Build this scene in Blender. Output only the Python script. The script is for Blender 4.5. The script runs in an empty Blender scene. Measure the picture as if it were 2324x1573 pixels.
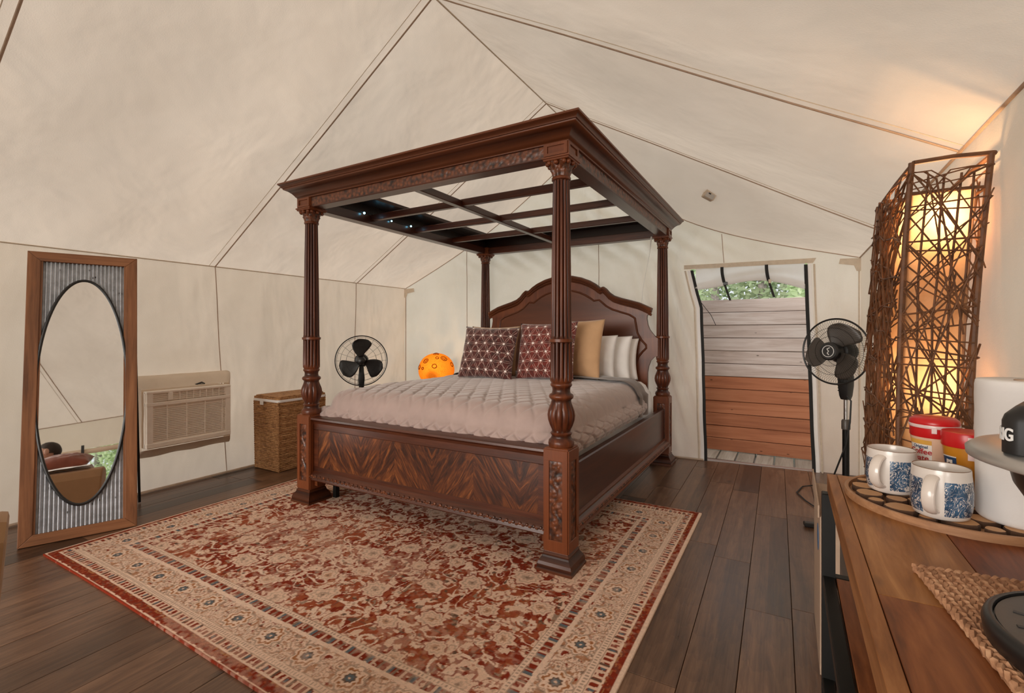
import bpy, bmesh, math, random
import numpy as np
from mathutils import Vector, Matrix, noise as mnoise
random.seed(7)
C = bpy.context.scene.collection
PI = math.pi
sc = bpy.context.scene

# ------------------------------------------------------------------ camera
cam_data = bpy.data.cameras.new('camera')
cam_data.sensor_width = 36.0
cam_data.lens = 1082.0 / 2324.0 * 36.0
cam_data.shift_y = -30.5 / 2324.0
cam_data.clip_start = 0.02
cam = bpy.data.objects.new('camera', cam_data)
cam.location = (0, 0, 1.25)
cam.rotation_euler = (PI / 2, 0, math.radians(30.1))
C.objects.link(cam)
sc.camera = cam

# ------------------------------------------------------------------ sky, exposure
world = bpy.data.worlds.new('sky')
sc.world = world
world.use_nodes = True
wn = world.node_tree
wn.nodes.clear()
w_out = wn.nodes.new('ShaderNodeOutputWorld')
w_bg = wn.nodes.new('ShaderNodeBackground')
w_tc = wn.nodes.new('ShaderNodeTexCoord')
w_sep = wn.nodes.new('ShaderNodeSeparateXYZ')
w_ramp = wn.nodes.new('ShaderNodeValToRGB')
w_ramp.color_ramp.elements[0].position = 0.0
w_ramp.color_ramp.elements[0].color = (0.80, 0.84, 0.88, 1)
w_ramp.color_ramp.elements[1].position = 0.7
w_ramp.color_ramp.elements[1].color = (0.90, 0.96, 1.0, 1)
wn.links.new(w_tc.outputs['Generated'], w_sep.inputs[0])
wn.links.new(w_sep.outputs['Z'], w_ramp.inputs[0])
wn.links.new(w_ramp.outputs[0], w_bg.inputs['Color'])
w_bg.inputs['Strength'].default_value = 1.0
wn.links.new(w_bg.outputs[0], w_out.inputs['Surface'])
# soft low fill light, added to brighten the interior through the front opening
fill_sun_data = bpy.data.lights.new('fill_sun', 'SUN')
fill_sun_data.energy = 5.5
fill_sun_data.color = (1.0, 0.93, 0.85)
fill_sun_data.angle = math.radians(50)
fill_sun = bpy.data.objects.new('fill_sun', fill_sun_data)
fill_sun.rotation_euler = Vector((0.10, 0.98, -0.10)).to_track_quat('-Z', 'Y').to_euler()
fill_sun.location = (-1.9, -12, 6)
C.objects.link(fill_sun)
vs = sc.view_settings
vs.view_transform = 'Standard'
vs.look = 'None'
vs.gamma = 1.0
vs.use_curve_mapping = False
vs.exposure = 0.12
sc.cycles.max_bounces = 10
sc.cycles.diffuse_bounces = 6
sc.cycles.transmission_bounces = 8
sc.cycles.sample_clamp_indirect = 6.0
sc.cycles.caustics_reflective = False
sc.cycles.caustics_refractive = False


# ------------------------------------------------------------------ helpers: materials
class NT:
    def __init__(self, name):
        self.m = bpy.data.materials.new(name)
        self.m.use_nodes = True
        self.t = self.m.node_tree
        self.t.nodes.clear()
        self.out = self.t.nodes.new('ShaderNodeOutputMaterial')

    def node(self, typ, ins=None, **props):
        n = self.t.nodes.new(typ)
        for k, v in props.items():
            setattr(n, k, v)
        for k, v in (ins or {}).items():
            self.set(n.inputs[k], v)
        return n

    def set(self, sock, v):
        if isinstance(v, bpy.types.NodeSocket):
            self.t.links.new(v, sock)
        elif isinstance(v, (tuple, list)) and len(v) == 3 and sock.type == 'RGBA':
            sock.default_value = (*v, 1)
        else:
            sock.default_value = v

    def math(self, op, a, b=0.0, c=None):
        n = self.t.nodes.new('ShaderNodeMath')
        n.operation = op
        self.set(n.inputs[0], a)
        self.set(n.inputs[1], b)
        if c is not None:
            self.set(n.inputs[2], c)
        return n.outputs[0]

    def mix(self, f, a, b, blend='MIX'):
        n = self.t.nodes.new('ShaderNodeMix')
        n.data_type = 'RGBA'
        n.blend_type = blend
        self.set(n.inputs[0], f)
        self.set(n.inputs[6], a)
        self.set(n.inputs[7], b)
        return n.outputs[2]

    def coord(self, scale=(1, 1, 1), rot=(0, 0, 0), loc=(0, 0, 0), rnd=False):
        tc = self.t.nodes.new('ShaderNodeTexCoord')
        src = tc.outputs['Object']
        if rnd:
            oi = self.t.nodes.new('ShaderNodeObjectInfo')
            m = self.math('MULTIPLY', oi.outputs['Random'], 37.0)
            va = self.node('ShaderNodeVectorMath', operation='ADD')
            self.t.links.new(src, va.inputs[0])
            self.t.links.new(m, va.inputs[1])
            src = va.outputs[0]
        mp = self.t.nodes.new('ShaderNodeMapping')
        self.t.links.new(src, mp.inputs[0])
        mp.inputs['Scale'].default_value = scale
        mp.inputs['Rotation'].default_value = rot
        mp.inputs['Location'].default_value = loc
        return mp.outputs[0]

    def noise(self, vec, scale=5, detail=4, rough=0.55, dist=0.0):
        n = self.node('ShaderNodeTexNoise', {'Scale': scale, 'Detail': detail, 'Roughness': rough, 'Distortion': dist})
        if vec is not None:
            self.t.links.new(vec, n.inputs['Vector'])
        return n.outputs['Fac']

    def voronoi(self, vec, scale=5, feature='F1', out='Distance'):
        n = self.node('ShaderNodeTexVoronoi', {'Scale': scale}, feature=feature)
        if vec is not None:
            self.t.links.new(vec, n.inputs['Vector'])
        return n.outputs[out]

    def wave(self, vec, scale=5, dist=2, detail=2, typ='BANDS', direction='X', prof='SIN'):
        n = self.node('ShaderNodeTexWave', {'Scale': scale, 'Distortion': dist, 'Detail': detail}, wave_type=typ, wave_profile=prof)
        if typ == 'BANDS':
            n.bands_direction = direction
        if vec is not None:
            self.t.links.new(vec, n.inputs['Vector'])
        return n.outputs['Fac']

    def ramp(self, fac, stops):
        n = self.t.nodes.new('ShaderNodeValToRGB')
        e = n.color_ramp.elements
        while len(e) < len(stops):
            e.new(0.5)
        for el, (p, c) in zip(e, stops):
            el.position = p
            el.color = (*c, 1) if len(c) == 3 else c
        self.t.links.new(fac, n.inputs[0])
        return n.outputs[0]

    def bump(self, h, strength=0.3, dist=0.01):
        n = self.node('ShaderNodeBump', {'Strength': strength, 'Distance': dist})
        self.t.links.new(h, n.inputs['Height'])
        return n.outputs[0]

    def bsdf(self, color, rough=0.5, metal=0.0, normal=None, coat=0.0, spec=None, sheen=0.0, emit=None, estr=0.0):
        n = self.t.nodes.new('ShaderNodeBsdfPrincipled')
        self.set(n.inputs['Base Color'], color)
        self.set(n.inputs['Roughness'], rough)
        self.set(n.inputs['Metallic'], metal)
        if normal is not None:
            self.set(n.inputs['Normal'], normal)
        n.inputs['Coat Weight'].default_value = coat
        n.inputs['Coat Roughness'].default_value = 0.2
        if spec is not None:
            n.inputs['Specular IOR Level'].default_value = spec
        n.inputs['Sheen Weight'].default_value = sheen
        if emit is not None:
            self.set(n.inputs['Emission Color'], emit)
            n.inputs['Emission Strength'].default_value = estr
        self.t.links.new(n.outputs[0], self.out.inputs['Surface'])
        return n

    def cloth(self, color, trans=0.5, normal=None):
        d = self.node('ShaderNodeBsdfDiffuse', {'Color': color})
        t = self.node('ShaderNodeBsdfTranslucent', {'Color': color})
        if normal is not None:
            self.set(d.inputs['Normal'], normal)
            self.set(t.inputs['Normal'], normal)
        mx = self.node('ShaderNodeMixShader', {0: trans})
        self.t.links.new(d.outputs[0], mx.inputs[1])
        self.t.links.new(t.outputs[0], mx.inputs[2])
        self.t.links.new(mx.outputs[0], self.out.inputs['Surface'])
        return mx


def plain(name, col, rough=0.5, metal=0.0, var=0.08, scale=30, bump=0.0, coat=0.0, sheen=0.0):
    n = NT(name)
    v = n.coord()
    f = n.noise(v, scale, 4)
    lo = tuple(max(0, c * (1 - var)) for c in col)
    hi = tuple(min(1, c * (1 + var)) for c in col)
    c = n.ramp(f, [(0.3, lo), (0.7, hi)])
    nb = n.bump(f, bump, 0.004) if bump else None
    n.bsdf(c, rough, metal, nb, coat, sheen=sheen)
    return n.m


def wood(name, dark, mid, light, axis=1, rough=0.4, scale=1.0, coat=0.0, rnd=True, tone=0.0, knots=0.0, bump=0.15, glaze=0.0):  # glaze: strength of the shade painted into grooves
    n = NT(name)
    s = [14 * scale] * 3
    s[axis] = 1.1 * scale
    v = n.coord(tuple(s), rnd=rnd)
    f = n.noise(v, 1.6, 6, 0.62, 0.6)
    s2 = [60 * scale] * 3
    s2[axis] = 3 * scale
    f2 = n.noise(n.coord(tuple(s2), rnd=rnd), 1.5, 3, 0.6)
    ff = n.math('ADD', n.math('MULTIPLY', f, 0.75), n.math('MULTIPLY', f2, 0.25))
    c = n.ramp(ff, [(0.30, dark), (0.5, mid), (0.70, light)])
    if tone:
        oi = n.t.nodes.new('ShaderNodeObjectInfo')
        hsv = n.node('ShaderNodeHueSaturation')
        val = n.math('ADD', n.math('MULTIPLY', oi.outputs['Random'], tone), 1 - tone / 2)
        n.set(hsv.inputs['Value'], val)
        n.set(hsv.inputs['Color'], c)
        c = hsv.outputs[0]
    if knots:
        sk = [9.0] * 3
        sk[axis] = 4.0
        k = n.voronoi(n.coord(tuple(sk), rnd=rnd), 1.0)
        km = n.ramp(k, [(0.03, (1, 1, 1)), (0.10 * knots, (0, 0, 0))])
        c = n.mix(km, c, tuple(x * 0.35 for x in dark))
    if glaze:  # painted shading: hollows darkened and raised edges lightened in the wood colour
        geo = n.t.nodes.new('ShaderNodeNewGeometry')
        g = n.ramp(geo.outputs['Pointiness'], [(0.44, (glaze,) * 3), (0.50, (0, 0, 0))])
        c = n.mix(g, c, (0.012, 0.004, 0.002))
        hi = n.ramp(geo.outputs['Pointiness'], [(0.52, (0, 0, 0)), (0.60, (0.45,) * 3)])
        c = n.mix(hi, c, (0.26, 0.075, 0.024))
    nb = n.bump(ff, bump, 0.004)
    n.bsdf(c, rough, 0, nb, coat, spec=0.3 if glaze else None)
    return n.m


M = {}


def make_canvas(name, col, trans=0.5, wr=0.35):
    n = NT(name)
    v = n.coord((1.0, 1.0, 1.0))
    f1 = n.noise(v, 1.1, 3, 0.5, 0.3)
    f2 = n.noise(n.coord((1.6, 1.6, 0.7), rot=(0.3, 0.2, 0.6)), 1.5, 3, 0.5, 0.3)
    f3 = n.noise(v, 160, 2)
    h = n.math('ADD', n.math('MULTIPLY', f1, 0.5), n.math('ADD', n.math('MULTIPLY', f2, 0.45), n.math('MULTIPLY', f3, 0.012)))
    nb = n.bump(h, wr, 0.25)
    f4 = n.noise(n.coord((0.7, 0.7, 0.7), loc=(4, 2, 1)), 1.7, 4, 0.6, 0.4)
    c = n.mix(n.ramp(f4, [(0.35, (0, 0, 0)), (0.70, (1, 1, 1))]), col, tuple(x * y for x, y in zip(col, (0.90, 0.885, 0.87))))
    n.cloth(c, trans, nb)
    return n.m


M['canvas'] = make_canvas('cream canvas', (0.80, 0.665, 0.535), 0.5)
M['canvas_wall'] = make_canvas('cream canvas wall', (0.83, 0.70, 0.575), 0.5, 0.45)
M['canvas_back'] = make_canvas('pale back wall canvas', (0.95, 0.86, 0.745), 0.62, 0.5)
M['canvas_double'] = make_canvas('doubled canvas', (0.80, 0.69, 0.575), 0.12, 0.4)
M['canvas_white'] = make_canvas('pale flap canvas', (0.93, 0.90, 0.87), 0.6, 0.3)
M['webbing'] = plain('tan webbing', (0.44, 0.32, 0.24), 0.9, bump=0.2)
M['tape'] = plain('cream binding tape', (0.62, 0.52, 0.41), 0.9, bump=0.1)
M['black_cloth'] = plain('black webbing', (0.012, 0.011, 0.011), 0.75, bump=0.3, scale=200)
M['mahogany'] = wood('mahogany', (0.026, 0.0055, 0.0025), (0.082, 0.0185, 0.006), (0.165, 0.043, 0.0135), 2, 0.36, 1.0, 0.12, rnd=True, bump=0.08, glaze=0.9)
M['mahogany_x'] = wood('mahogany along rail', (0.024, 0.0055, 0.0025), (0.068, 0.016, 0.0055), (0.125, 0.033, 0.011), 0, 0.36, 1.0, 0.12, bump=0.08)
M['mahogany_y'] = wood('mahogany along side', (0.024, 0.006, 0.0033), (0.048, 0.012, 0.006), (0.075, 0.020, 0.009), 1, 0.3, 1.0, 0.15, bump=0.05)
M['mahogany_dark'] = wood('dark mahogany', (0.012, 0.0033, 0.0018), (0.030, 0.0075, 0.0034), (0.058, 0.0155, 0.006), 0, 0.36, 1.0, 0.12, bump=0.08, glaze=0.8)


def make_carved():
    n = NT('carved mahogany')
    v = n.coord()
    f = n.voronoi(v, 45, 'SMOOTH_F1')
    f2 = n.noise(v, 30, 3)
    c = n.ramp(f, [(0.12, (0.20, 0.058, 0.020)), (0.70, (0.018, 0.0055, 0.003))])
    n.bsdf(c, 0.38, 0, n.bump(n.math('ADD', f, f2), 0.5, -0.006), 0.1)
    return n.m


M['carved'] = make_carved()


def make_flame():
    n = NT('flame veneer')
    tc = n.t.nodes.new('ShaderNodeTexCoord')
    sep = n.t.nodes.new('ShaderNodeSeparateXYZ')
    n.t.links.new(tc.outputs['Object'], sep.inputs[0])
    # book matched leaves of 0.31 m
    u = n.math('PINGPONG', n.math('ADD', sep.outputs['X'], 10.07), 0.31)
    comb = n.node('ShaderNodeCombineXYZ')
    n.t.links.new(u, comb.inputs[0])
    n.t.links.new(sep.outputs['Z'], comb.inputs[2])
    idx = n.math('FLOOR', n.math('DIVIDE', n.math('ADD', sep.outputs['X'], 10.07), 0.62))
    n.t.links.new(n.math('MULTIPLY', idx, 0.5), comb.inputs[1])
    mr = n.node('ShaderNodeMapping', {'Rotation': (0, 0.60, 0)})
    n.t.links.new(comb.outputs[0], mr.inputs[0])
    mp = n.node('ShaderNodeMapping', {'Scale': (26, 1, 4.5)})
    n.t.links.new(mr.outputs[0], mp.inputs[0])
    f = n.noise(mp.outputs[0], 1.0, 5, 0.62, 1.3)
    c = n.ramp(f, [(0.36, (0.022, 0.006, 0.003)), (0.48, (0.060, 0.015, 0.005)), (0.58, (0.135, 0.038, 0.010)), (0.70, (0.27, 0.090, 0.024))])
    n.bsdf(c, 0.34, 0, None, 0.15)
    return n.m


M['flame'] = make_flame()


def make_floor():
    n = NT('brown plank floor')
    tc = n.t.nodes.new('ShaderNodeTexCoord')
    sep = n.t.nodes.new('ShaderNodeSeparateXYZ')
    n.t.links.new(tc.outputs['Object'], sep.inputs[0])
    oi = n.t.nodes.new('ShaderNodeObjectInfo')
    v = n.coord((16, 1.3, 1), rnd=True)
    f = n.noise(v, 1.5, 6, 0.65, 0.8)
    fine = n.noise(n.coord((90, 3.5, 1), rnd=True), 1.5, 3, 0.6)
    ring = n.wave(n.coord((9, 1.5, 1), rnd=True), 1.6, 9, 3, 'RINGS', prof='SAW')
    ff = n.math('ADD', n.math('MULTIPLY', f, 0.66), n.math('ADD', n.math('MULTIPLY', fine, 0.29), n.math('MULTIPLY', ring, 0.05)))
    c = n.ramp(ff, [(0.28, (0.046, 0.022, 0.012)), (0.48, (0.118, 0.060, 0.034)), (0.62, (0.175, 0.095, 0.055)), (0.8, (0.23, 0.135, 0.083))])
    # each plank carries two or three printed strips
    strip = n.math('GREATER_THAN', sep.outputs['X'], n.math('SUBTRACT', n.math('MULTIPLY', oi.outputs['Random'], 0.08), 0.05))
    val = n.math('ADD', n.math('MULTIPLY', strip, n.math('SUBTRACT', n.math('MULTIPLY', n.math('FRACT', n.math('MULTIPLY', oi.outputs['Random'], 7.3)), 0.9), 0.45)),
                 n.math('ADD', n.math('MULTIPLY', oi.outputs['Random'], 0.55), 0.78))
    hsv = n.node('ShaderNodeHueSaturation')
    n.set(hsv.inputs['Value'], val)
    n.set(hsv.inputs['Color'], c)
    k = n.voronoi(n.coord((5.5, 2.2, 1), rnd=True), 1.0)
    km = n.ramp(k, [(0.02, (0.8, 0.8, 0.8)), (0.13, (0, 0, 0))])
    c = n.mix(km, hsv.outputs[0], (0.02, 0.011, 0.008))
    r = n.math('ADD', n.math('MULTIPLY', ff, 0.24), 0.20)
    n.bsdf(c, r, 0, n.bump(ff, 0.35, 0.004), 0.0, spec=0.5)
    return n.m


M['floor'] = make_floor()
M['rust_pine'] = wood('stained pine frame', (0.09, 0.032, 0.012), (0.25, 0.098, 0.038), (0.38, 0.165, 0.070), 2, 0.5, 0.8, 0.0, knots=1.0)
M['rust_pine_x'] = wood('stained pine crosspiece', (0.09, 0.032, 0.012), (0.25, 0.098, 0.038), (0.38, 0.165, 0.070), 0, 0.5, 0.8, 0.0, knots=1.0)
M['grey_plank'] = wood('weathered grey plank', (0.40, 0.29, 0.24), (0.60, 0.49, 0.44), (0.74, 0.66, 0.62), 0, 0.8, 0.75, 0, tone=0.12, knots=0.8)
M['red_plank'] = wood('redwood stained plank', (0.30, 0.095, 0.04), (0.46, 0.165, 0.075), (0.57, 0.24, 0.12), 0, 0.75, 0.5, 0, tone=0.25, knots=0.8)
M['deck'] = wood('pale deck board', (0.28, 0.22, 0.16), (0.42, 0.35, 0.27), (0.55, 0.48, 0.39), 1, 0.8, 0.8, 0, tone=0.2)


def make_counter():
    n = NT('reclaimed table wood')
    oi = n.t.nodes.new('ShaderNodeObjectInfo')
    v = n.coord((10, 1.4, 10), rnd=True)
    f = n.noise(v, 2.2, 6, 0.6, 1.6)
    f2 = n.noise(n.coord((60, 5, 60), rnd=True), 1.6, 3)
    ff = n.math('ADD', n.math('MULTIPLY', f, 0.75), n.math('MULTIPLY', f2, 0.25))
    a = n.ramp(ff, [(0.3, (0.13, 0.045, 0.012)), (0.5, (0.29, 0.115, 0.032)), (0.7, (0.44, 0.205, 0.072))])
    b = n.ramp(ff, [(0.3, (0.06, 0.012, 0.004)), (0.5, (0.165, 0.039, 0.010)), (0.7, (0.28, 0.078, 0.021))])
    att = n.node('ShaderNodeObjectInfo')
    sep = n.node('ShaderNodeSeparateColor')
    n.t.links.new(att.outputs['Color'], sep.inputs[0])
    c = n.mix(sep.outputs[0], a, b)
    k = n.voronoi(n.coord((9, 3.2, 1), rnd=True), 1.0)
    km = n.ramp(k, [(0.02, (0.9, 0.9, 0.9)), (0.10, (0, 0, 0))])
    c = n.mix(km, c, (0.03, 0.012, 0.006))
    n.bsdf(c, 0.42, 0, n.bump(ff, 0.15, 0.003), 0.0, spec=0.3)
    return n.m


M['counter'] = make_counter()
M['black_metal'] = plain('black metal', (0.012, 0.011, 0.010), 0.45, 0.6, bump=0.05)
M['black_plastic'] = plain('black plastic', (0.010, 0.009, 0.009), 0.38)
M['grey_plastic'] = plain('smoky blade plastic', (0.075, 0.062, 0.052), 0.4)
M['dark_cord'] = plain('black cord', (0.01, 0.01, 0.01), 0.6)
M['chrome'] = plain('chrome tube', (0.62, 0.62, 0.63), 0.18, 1.0, var=0.03)
M['silver'] = plain('brushed silver', (0.52, 0.50, 0.48), 0.36, 0.8, var=0.04)
M['white_metal'] = plain('white paint', (0.75, 0.74, 0.72), 0.4)
M['ac_plastic'] = plain('almond plastic', (0.95, 0.86, 0.76), 0.5, var=0.03)
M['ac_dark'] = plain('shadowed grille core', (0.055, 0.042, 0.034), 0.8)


def make_galv():
    n = NT('galvanised sheet')
    v = n.coord()
    f = n.noise(v, 16, 5, 0.7)
    sp = n.voronoi(n.coord((1, 1, 0.55)), 42)
    sn = n.noise(v, 12, 3)
    spot = n.math('MULTIPLY', n.ramp(sp, [(0.10, (1, 1, 1)), (0.24, (0, 0, 0))]), n.ramp(sn, [(0.50, (0, 0, 0)), (0.60, (1, 1, 1))]))
    c = n.ramp(f, [(0.3, (0.38, 0.395, 0.42)), (0.7, (0.64, 0.665, 0.71))])
    c = n.mix(spot, c, (0.05, 0.042, 0.036))
    n.bsdf(c, 0.38, 0.55, n.bump(f, 0.15, 0.003))
    return n.m


M['galv'] = make_galv()
mm = NT('mirror silvering')
mm.bsdf((0.86, 0.85, 0.84), 0.015, 1.0)
M['mirror'] = mm.m


def make_fabric(name, col, var=0.1, rough=0.9, sheen=0.3, fine=400, bump=0.2):
    n = NT(name)
    v = n.coord()
    f = n.noise(v, 9, 4)
    f2 = n.noise(v, fine, 2)
    c = n.ramp(f, [(0.3, tuple(x * (1 - var) for x in col)), (0.7, tuple(min(1, x * (1 + var)) for x in col))])
    n.bsdf(c, rough, 0, n.bump(n.math('ADD', f, n.math('MULTIPLY', f2, 0.25)), bump, 0.006), 0, sheen=sheen)
    return n.m


M['quilt'] = make_fabric('mauve taupe velvet quilt', (0.39, 0.285, 0.255), 0.08, 0.75, 0.5)
M['quilt_dark'] = make_fabric('brown velvet quilt underside', (0.125, 0.083, 0.062), 0.12, 0.8, 0.5)
M['white_cotton'] = make_fabric('white cotton', (0.90, 0.875, 0.86), 0.03, 0.9, 0.1)
M['tan_cotton'] = make_fabric('tan cotton', (0.56, 0.335, 0.175), 0.06, 0.85, 0.3)
M['rust_cotton'] = make_fabric('rust velvet', (0.20, 0.045, 0.018), 0.2, 0.8, 0.4)
M['sofa'] = make_fabric('caramel upholstery', (0.34, 0.185, 0.085), 0.05, 0.8, 0.2)
M['skin'] = plain('skin', (0.52, 0.30, 0.22), 0.55, var=0.04)
M['hair'] = plain('dark hair', (0.03, 0.02, 0.014), 0.7, bump=0.4, scale=90)
M['shirt'] = make_fabric('pale grey shirt', (0.55, 0.53, 0.52), 0.05)
M['jeans'] = make_fabric('dark jeans', (0.05, 0.06, 0.09), 0.1)


def make_star_cushion(name, base, dark):
    n = NT(name)
    tc = n.t.nodes.new('ShaderNodeTexCoord')
    sep = n.t.nodes.new('ShaderNodeSeparateXYZ')
    n.t.links.new(tc.outputs['Object'], sep.inputs[0])
    wob = n.noise(tc.outputs['Object'], 7, 2)
    wx_ = n.math('ADD', sep.outputs['X'], n.math('MULTIPLY', n.math('SUBTRACT', wob, 0.5), 0.02))
    wz_ = n.math('ADD', sep.outputs['Z'], n.math('MULTIPLY', n.math('SUBTRACT', n.noise(tc.outputs['Object'], 5, 2), 0.5), 0.02))
    P = 0.092
    lines = None
    near = None
    for ang in (90, 30, 150):
        a = math.radians(ang)
        d = n.math('ADD', n.math('MULTIPLY', wx_, math.cos(a)), n.math('MULTIPLY', wz_, math.sin(a)))
        t = n.math('ABSOLUTE', n.math('SUBTRACT', n.math('FRACT', n.math('DIVIDE', n.math('ADD', d, 60 * P * 0.866), P * 0.866)), 0.5))
        # petals: bow the line between the crossings
        t = n.math('ABSOLUTE', n.math('SUBTRACT', 0.5, t))
        e = n.math('MULTIPLY', n.math('SINE', n.math('MULTIPLY', n.math('ADD', n.math('MULTIPLY', wx_, -math.sin(a)), n.math('MULTIPLY', wz_, math.cos(a))), PI / P)), 0.11)
        e = n.math('ABSOLUTE', e)
        g = n.math('ABSOLUTE', n.math('SUBTRACT', t, n.math('ADD', e, 0.0)))
        ln = n.math('LESS_THAN', g, 0.016)
        w = n.math('MAXIMUM', n.math('SUBTRACT', 1.0, n.math('DIVIDE', t, 0.26)), 0.0)
        lines = ln if lines is None else n.math('MAXIMUM', lines, ln)
        near = w if near is None else n.math('MULTIPLY', near, w)
    star = n.math('GREATER_THAN', near, 0.36)
    fl = n.noise(tc.outputs['Object'], 30, 3)
    bg = n.ramp(fl, [(0.35, dark), (0.65, base)])
    lm = n.math('MULTIPLY', lines, n.ramp(fl, [(0.3, (0.35, 0.35, 0.35)), (0.6, (0.9, 0.9, 0.9))]))
    c = n.mix(lm, bg, (0.70, 0.50, 0.43))
    c = n.mix(star, c, (0.90, 0.82, 0.78))
    n.bsdf(c, 0.85, 0, n.bump(n.math('ADD', lines, n.math('MULTIPLY', fl, 0.5)), 0.4, 0.003), 0, sheen=0.4)
    return n.m


M['cushion_maroon'] = make_star_cushion('maroon starburst velvet', (0.10, 0.014, 0.008), (0.035, 0.007, 0.005))
M['cushion_red'] = make_star_cushion('red starburst velvet', (0.19, 0.018, 0.008), (0.07, 0.008, 0.004))


def make_seagrass(name, a, b, c_):
    n = NT(name)
    v = n.coord((1, 1, 1))
    f = n.noise(n.coord((14, 14, 60), rot=(0.4, 0, 0)), 1.5, 4, 0.6)
    f2 = n.noise(v, 70, 3)
    ff = n.math('ADD', n.math('MULTIPLY', f, 0.6), n.math('MULTIPLY', f2, 0.4))
    c = n.ramp(ff, [(0.32, a), (0.5, b), (0.68, c_)])
    n.bsdf(c, 0.8, 0, n.bump(ff, 0.5, 0.006))
    return n.m


M['seagrass'] = make_seagrass('seagrass rope', (0.12, 0.048, 0.016), (0.40, 0.195, 0.075), (0.62, 0.36, 0.16))
M['jute'] = make_seagrass('braided jute', (0.17, 0.070, 0.032), (0.43, 0.215, 0.11), (0.64, 0.385, 0.225))
M['twig'] = plain('brown rattan twig', (0.13, 0.052, 0.02), 0.6, var=0.4, scale=25, bump=0.3)
M['twig_post'] = plain('peeled post', (0.30, 0.125, 0.05), 0.55, var=0.2, scale=14)


def make_paper(name, col, trans=0.6, spots=False, cracks=0.0):
    n = NT(name)
    v = n.coord()
    f = n.noise(v, 30, 4)
    c = n.ramp(f, [(0.3, tuple(x * 0.86 for x in col)), (0.7, col)])
    if cracks:
        e = n.voronoi(v, 62, 'DISTANCE_TO_EDGE')
        c = n.mix(n.ramp(e, [(0.02, (cracks,) * 3), (0.12, (0, 0, 0))]), c, tuple(x * y for x, y in zip(col, (0.75, 0.45, 0.3))))
    n.cloth(c, trans, n.bump(f, 0.2, 0.003))
    return n.m


M['lamp_paper'] = make_paper('cream lamp paper', (0.66, 0.44, 0.27), 0.45)
M['amber_shell'] = make_paper('amber gourd shell', (0.36, 0.130, 0.014), 0.65, cracks=0.6)
M['amber_mark'] = make_paper('dark amber ring', (0.42, 0.09, 0.01), 0.4)


def make_glow(name, col, s):
    n = NT(name)
    n.bsdf(col, 0.4, 0, None, emit=col, estr=s)
    return n.m


M['bulb'] = make_glow('lit bulb', (1.0, 0.70, 0.36), 30)
M['led'] = make_glow('blue led', (0.25, 0.72, 1.0), 9)


def make_mug():
    n = NT('blue printed stoneware')
    tc = n.t.nodes.new('ShaderNodeTexCoord')
    sep = n.t.nodes.new('ShaderNodeSeparateXYZ')
    n.t.links.new(tc.outputs['Object'], sep.inputs[0])
    f = n.noise(n.coord((1, 1, 1), rnd=True), 50, 3, 0.5, 2.0)
    t = n.math('ABSOLUTE', n.math('SUBTRACT', n.math('FRACT', n.math('MULTIPLY', f, 5.5)), 0.5))
    ink = n.math('GREATER_THAN', t, 0.14)
    cells = n.voronoi(n.coord((1, 1, 1), rnd=True), 60, 'DISTANCE_TO_EDGE')
    dots = n.math('LESS_THAN', cells, 0.07)
    ink = n.math('MAXIMUM', n.math('MULTIPLY', ink, 1.0), n.math('MULTIPLY', dots, 0.8))
    zm = n.math('MULTIPLY', n.math('LESS_THAN', sep.outputs['Z'], 0.066), n.math('GREATER_THAN', sep.outputs['Z'], 0.003))
    # plain panel behind the handle (local -X is the handle side)
    ang = n.math('ABSOLUTE', n.math('ARCTAN2', sep.outputs['Y'], n.math('MULTIPLY', sep.outputs['X'], -1.0)))
    zm = n.math('MULTIPLY', zm, n.math('GREATER_THAN', ang, 0.36))
    rad = n.math('SQRT', n.math('ADD', n.math('POWER', sep.outputs['X'], 2.0), n.math('POWER', sep.outputs['Y'], 2.0)))
    zm = n.math('MULTIPLY', zm, n.math('GREATER_THAN', rad, 0.0487))
    shade = n.noise(n.coord(), 40, 2)
    blue = n.ramp(shade, [(0.35, (0.014, 0.03, 0.062)), (0.65, (0.045, 0.105, 0.19))])
    c = n.mix(n.math('MULTIPLY', ink, zm), (0.66, 0.60, 0.55), blue)
    rim = n.math('GREATER_THAN', sep.outputs['Z'], 0.0835)
    c = n.mix(rim, c, (0.16, 0.075, 0.035))
    n.bsdf(c, 0.22, 0, n.bump(ink, 0.08, 0.002), 0.4)
    return n.m


M['mug'] = make_mug()
M['mug_plain'] = plain('cream glaze', (0.66, 0.58, 0.52), 0.2, var=0.03, coat=0.4)
M['red_plastic'] = plain('red lid plastic', (0.50, 0.008, 0.010), 0.3, var=0.05)
M['creamer'] = plain('beige bottle plastic', (0.62, 0.40, 0.28), 0.3, var=0.04)
M['orange_can'] = plain('mustard canister plastic', (0.48, 0.185, 0.010), 0.35, var=0.06)
M['label_white'] = plain('label white', (0.72, 0.66, 0.60), 0.4, var=0.02)
M['label_red'] = plain('label red', (0.42, 0.02, 0.02), 0.4)
M['label_yellow'] = plain('label yellow', (0.62, 0.33, 0.06), 0.4)
M['label_navy'] = plain('label navy', (0.02, 0.05, 0.12), 0.4)
M['seal'] = plain('clear seal tape', (0.66, 0.50, 0.48), 0.25)
M['paper_towel'] = make_fabric('white paper towel', (0.74, 0.71, 0.69), 0.03, 0.95, 0, 120, 0.35)
M['slice_face'] = plain('cut wood face', (0.52, 0.28, 0.125), 0.55, var=0.2, scale=60)
M['bark'] = plain('bark', (0.085, 0.038, 0.018), 0.85, var=0.4, scale=80, bump=0.5)
M['tray'] = wood('tray ply', (0.26, 0.12, 0.055), (0.36, 0.18, 0.085), (0.46, 0.25, 0.13), 0, 0.5, 2.0)
M['striped_mug'] = None


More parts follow.
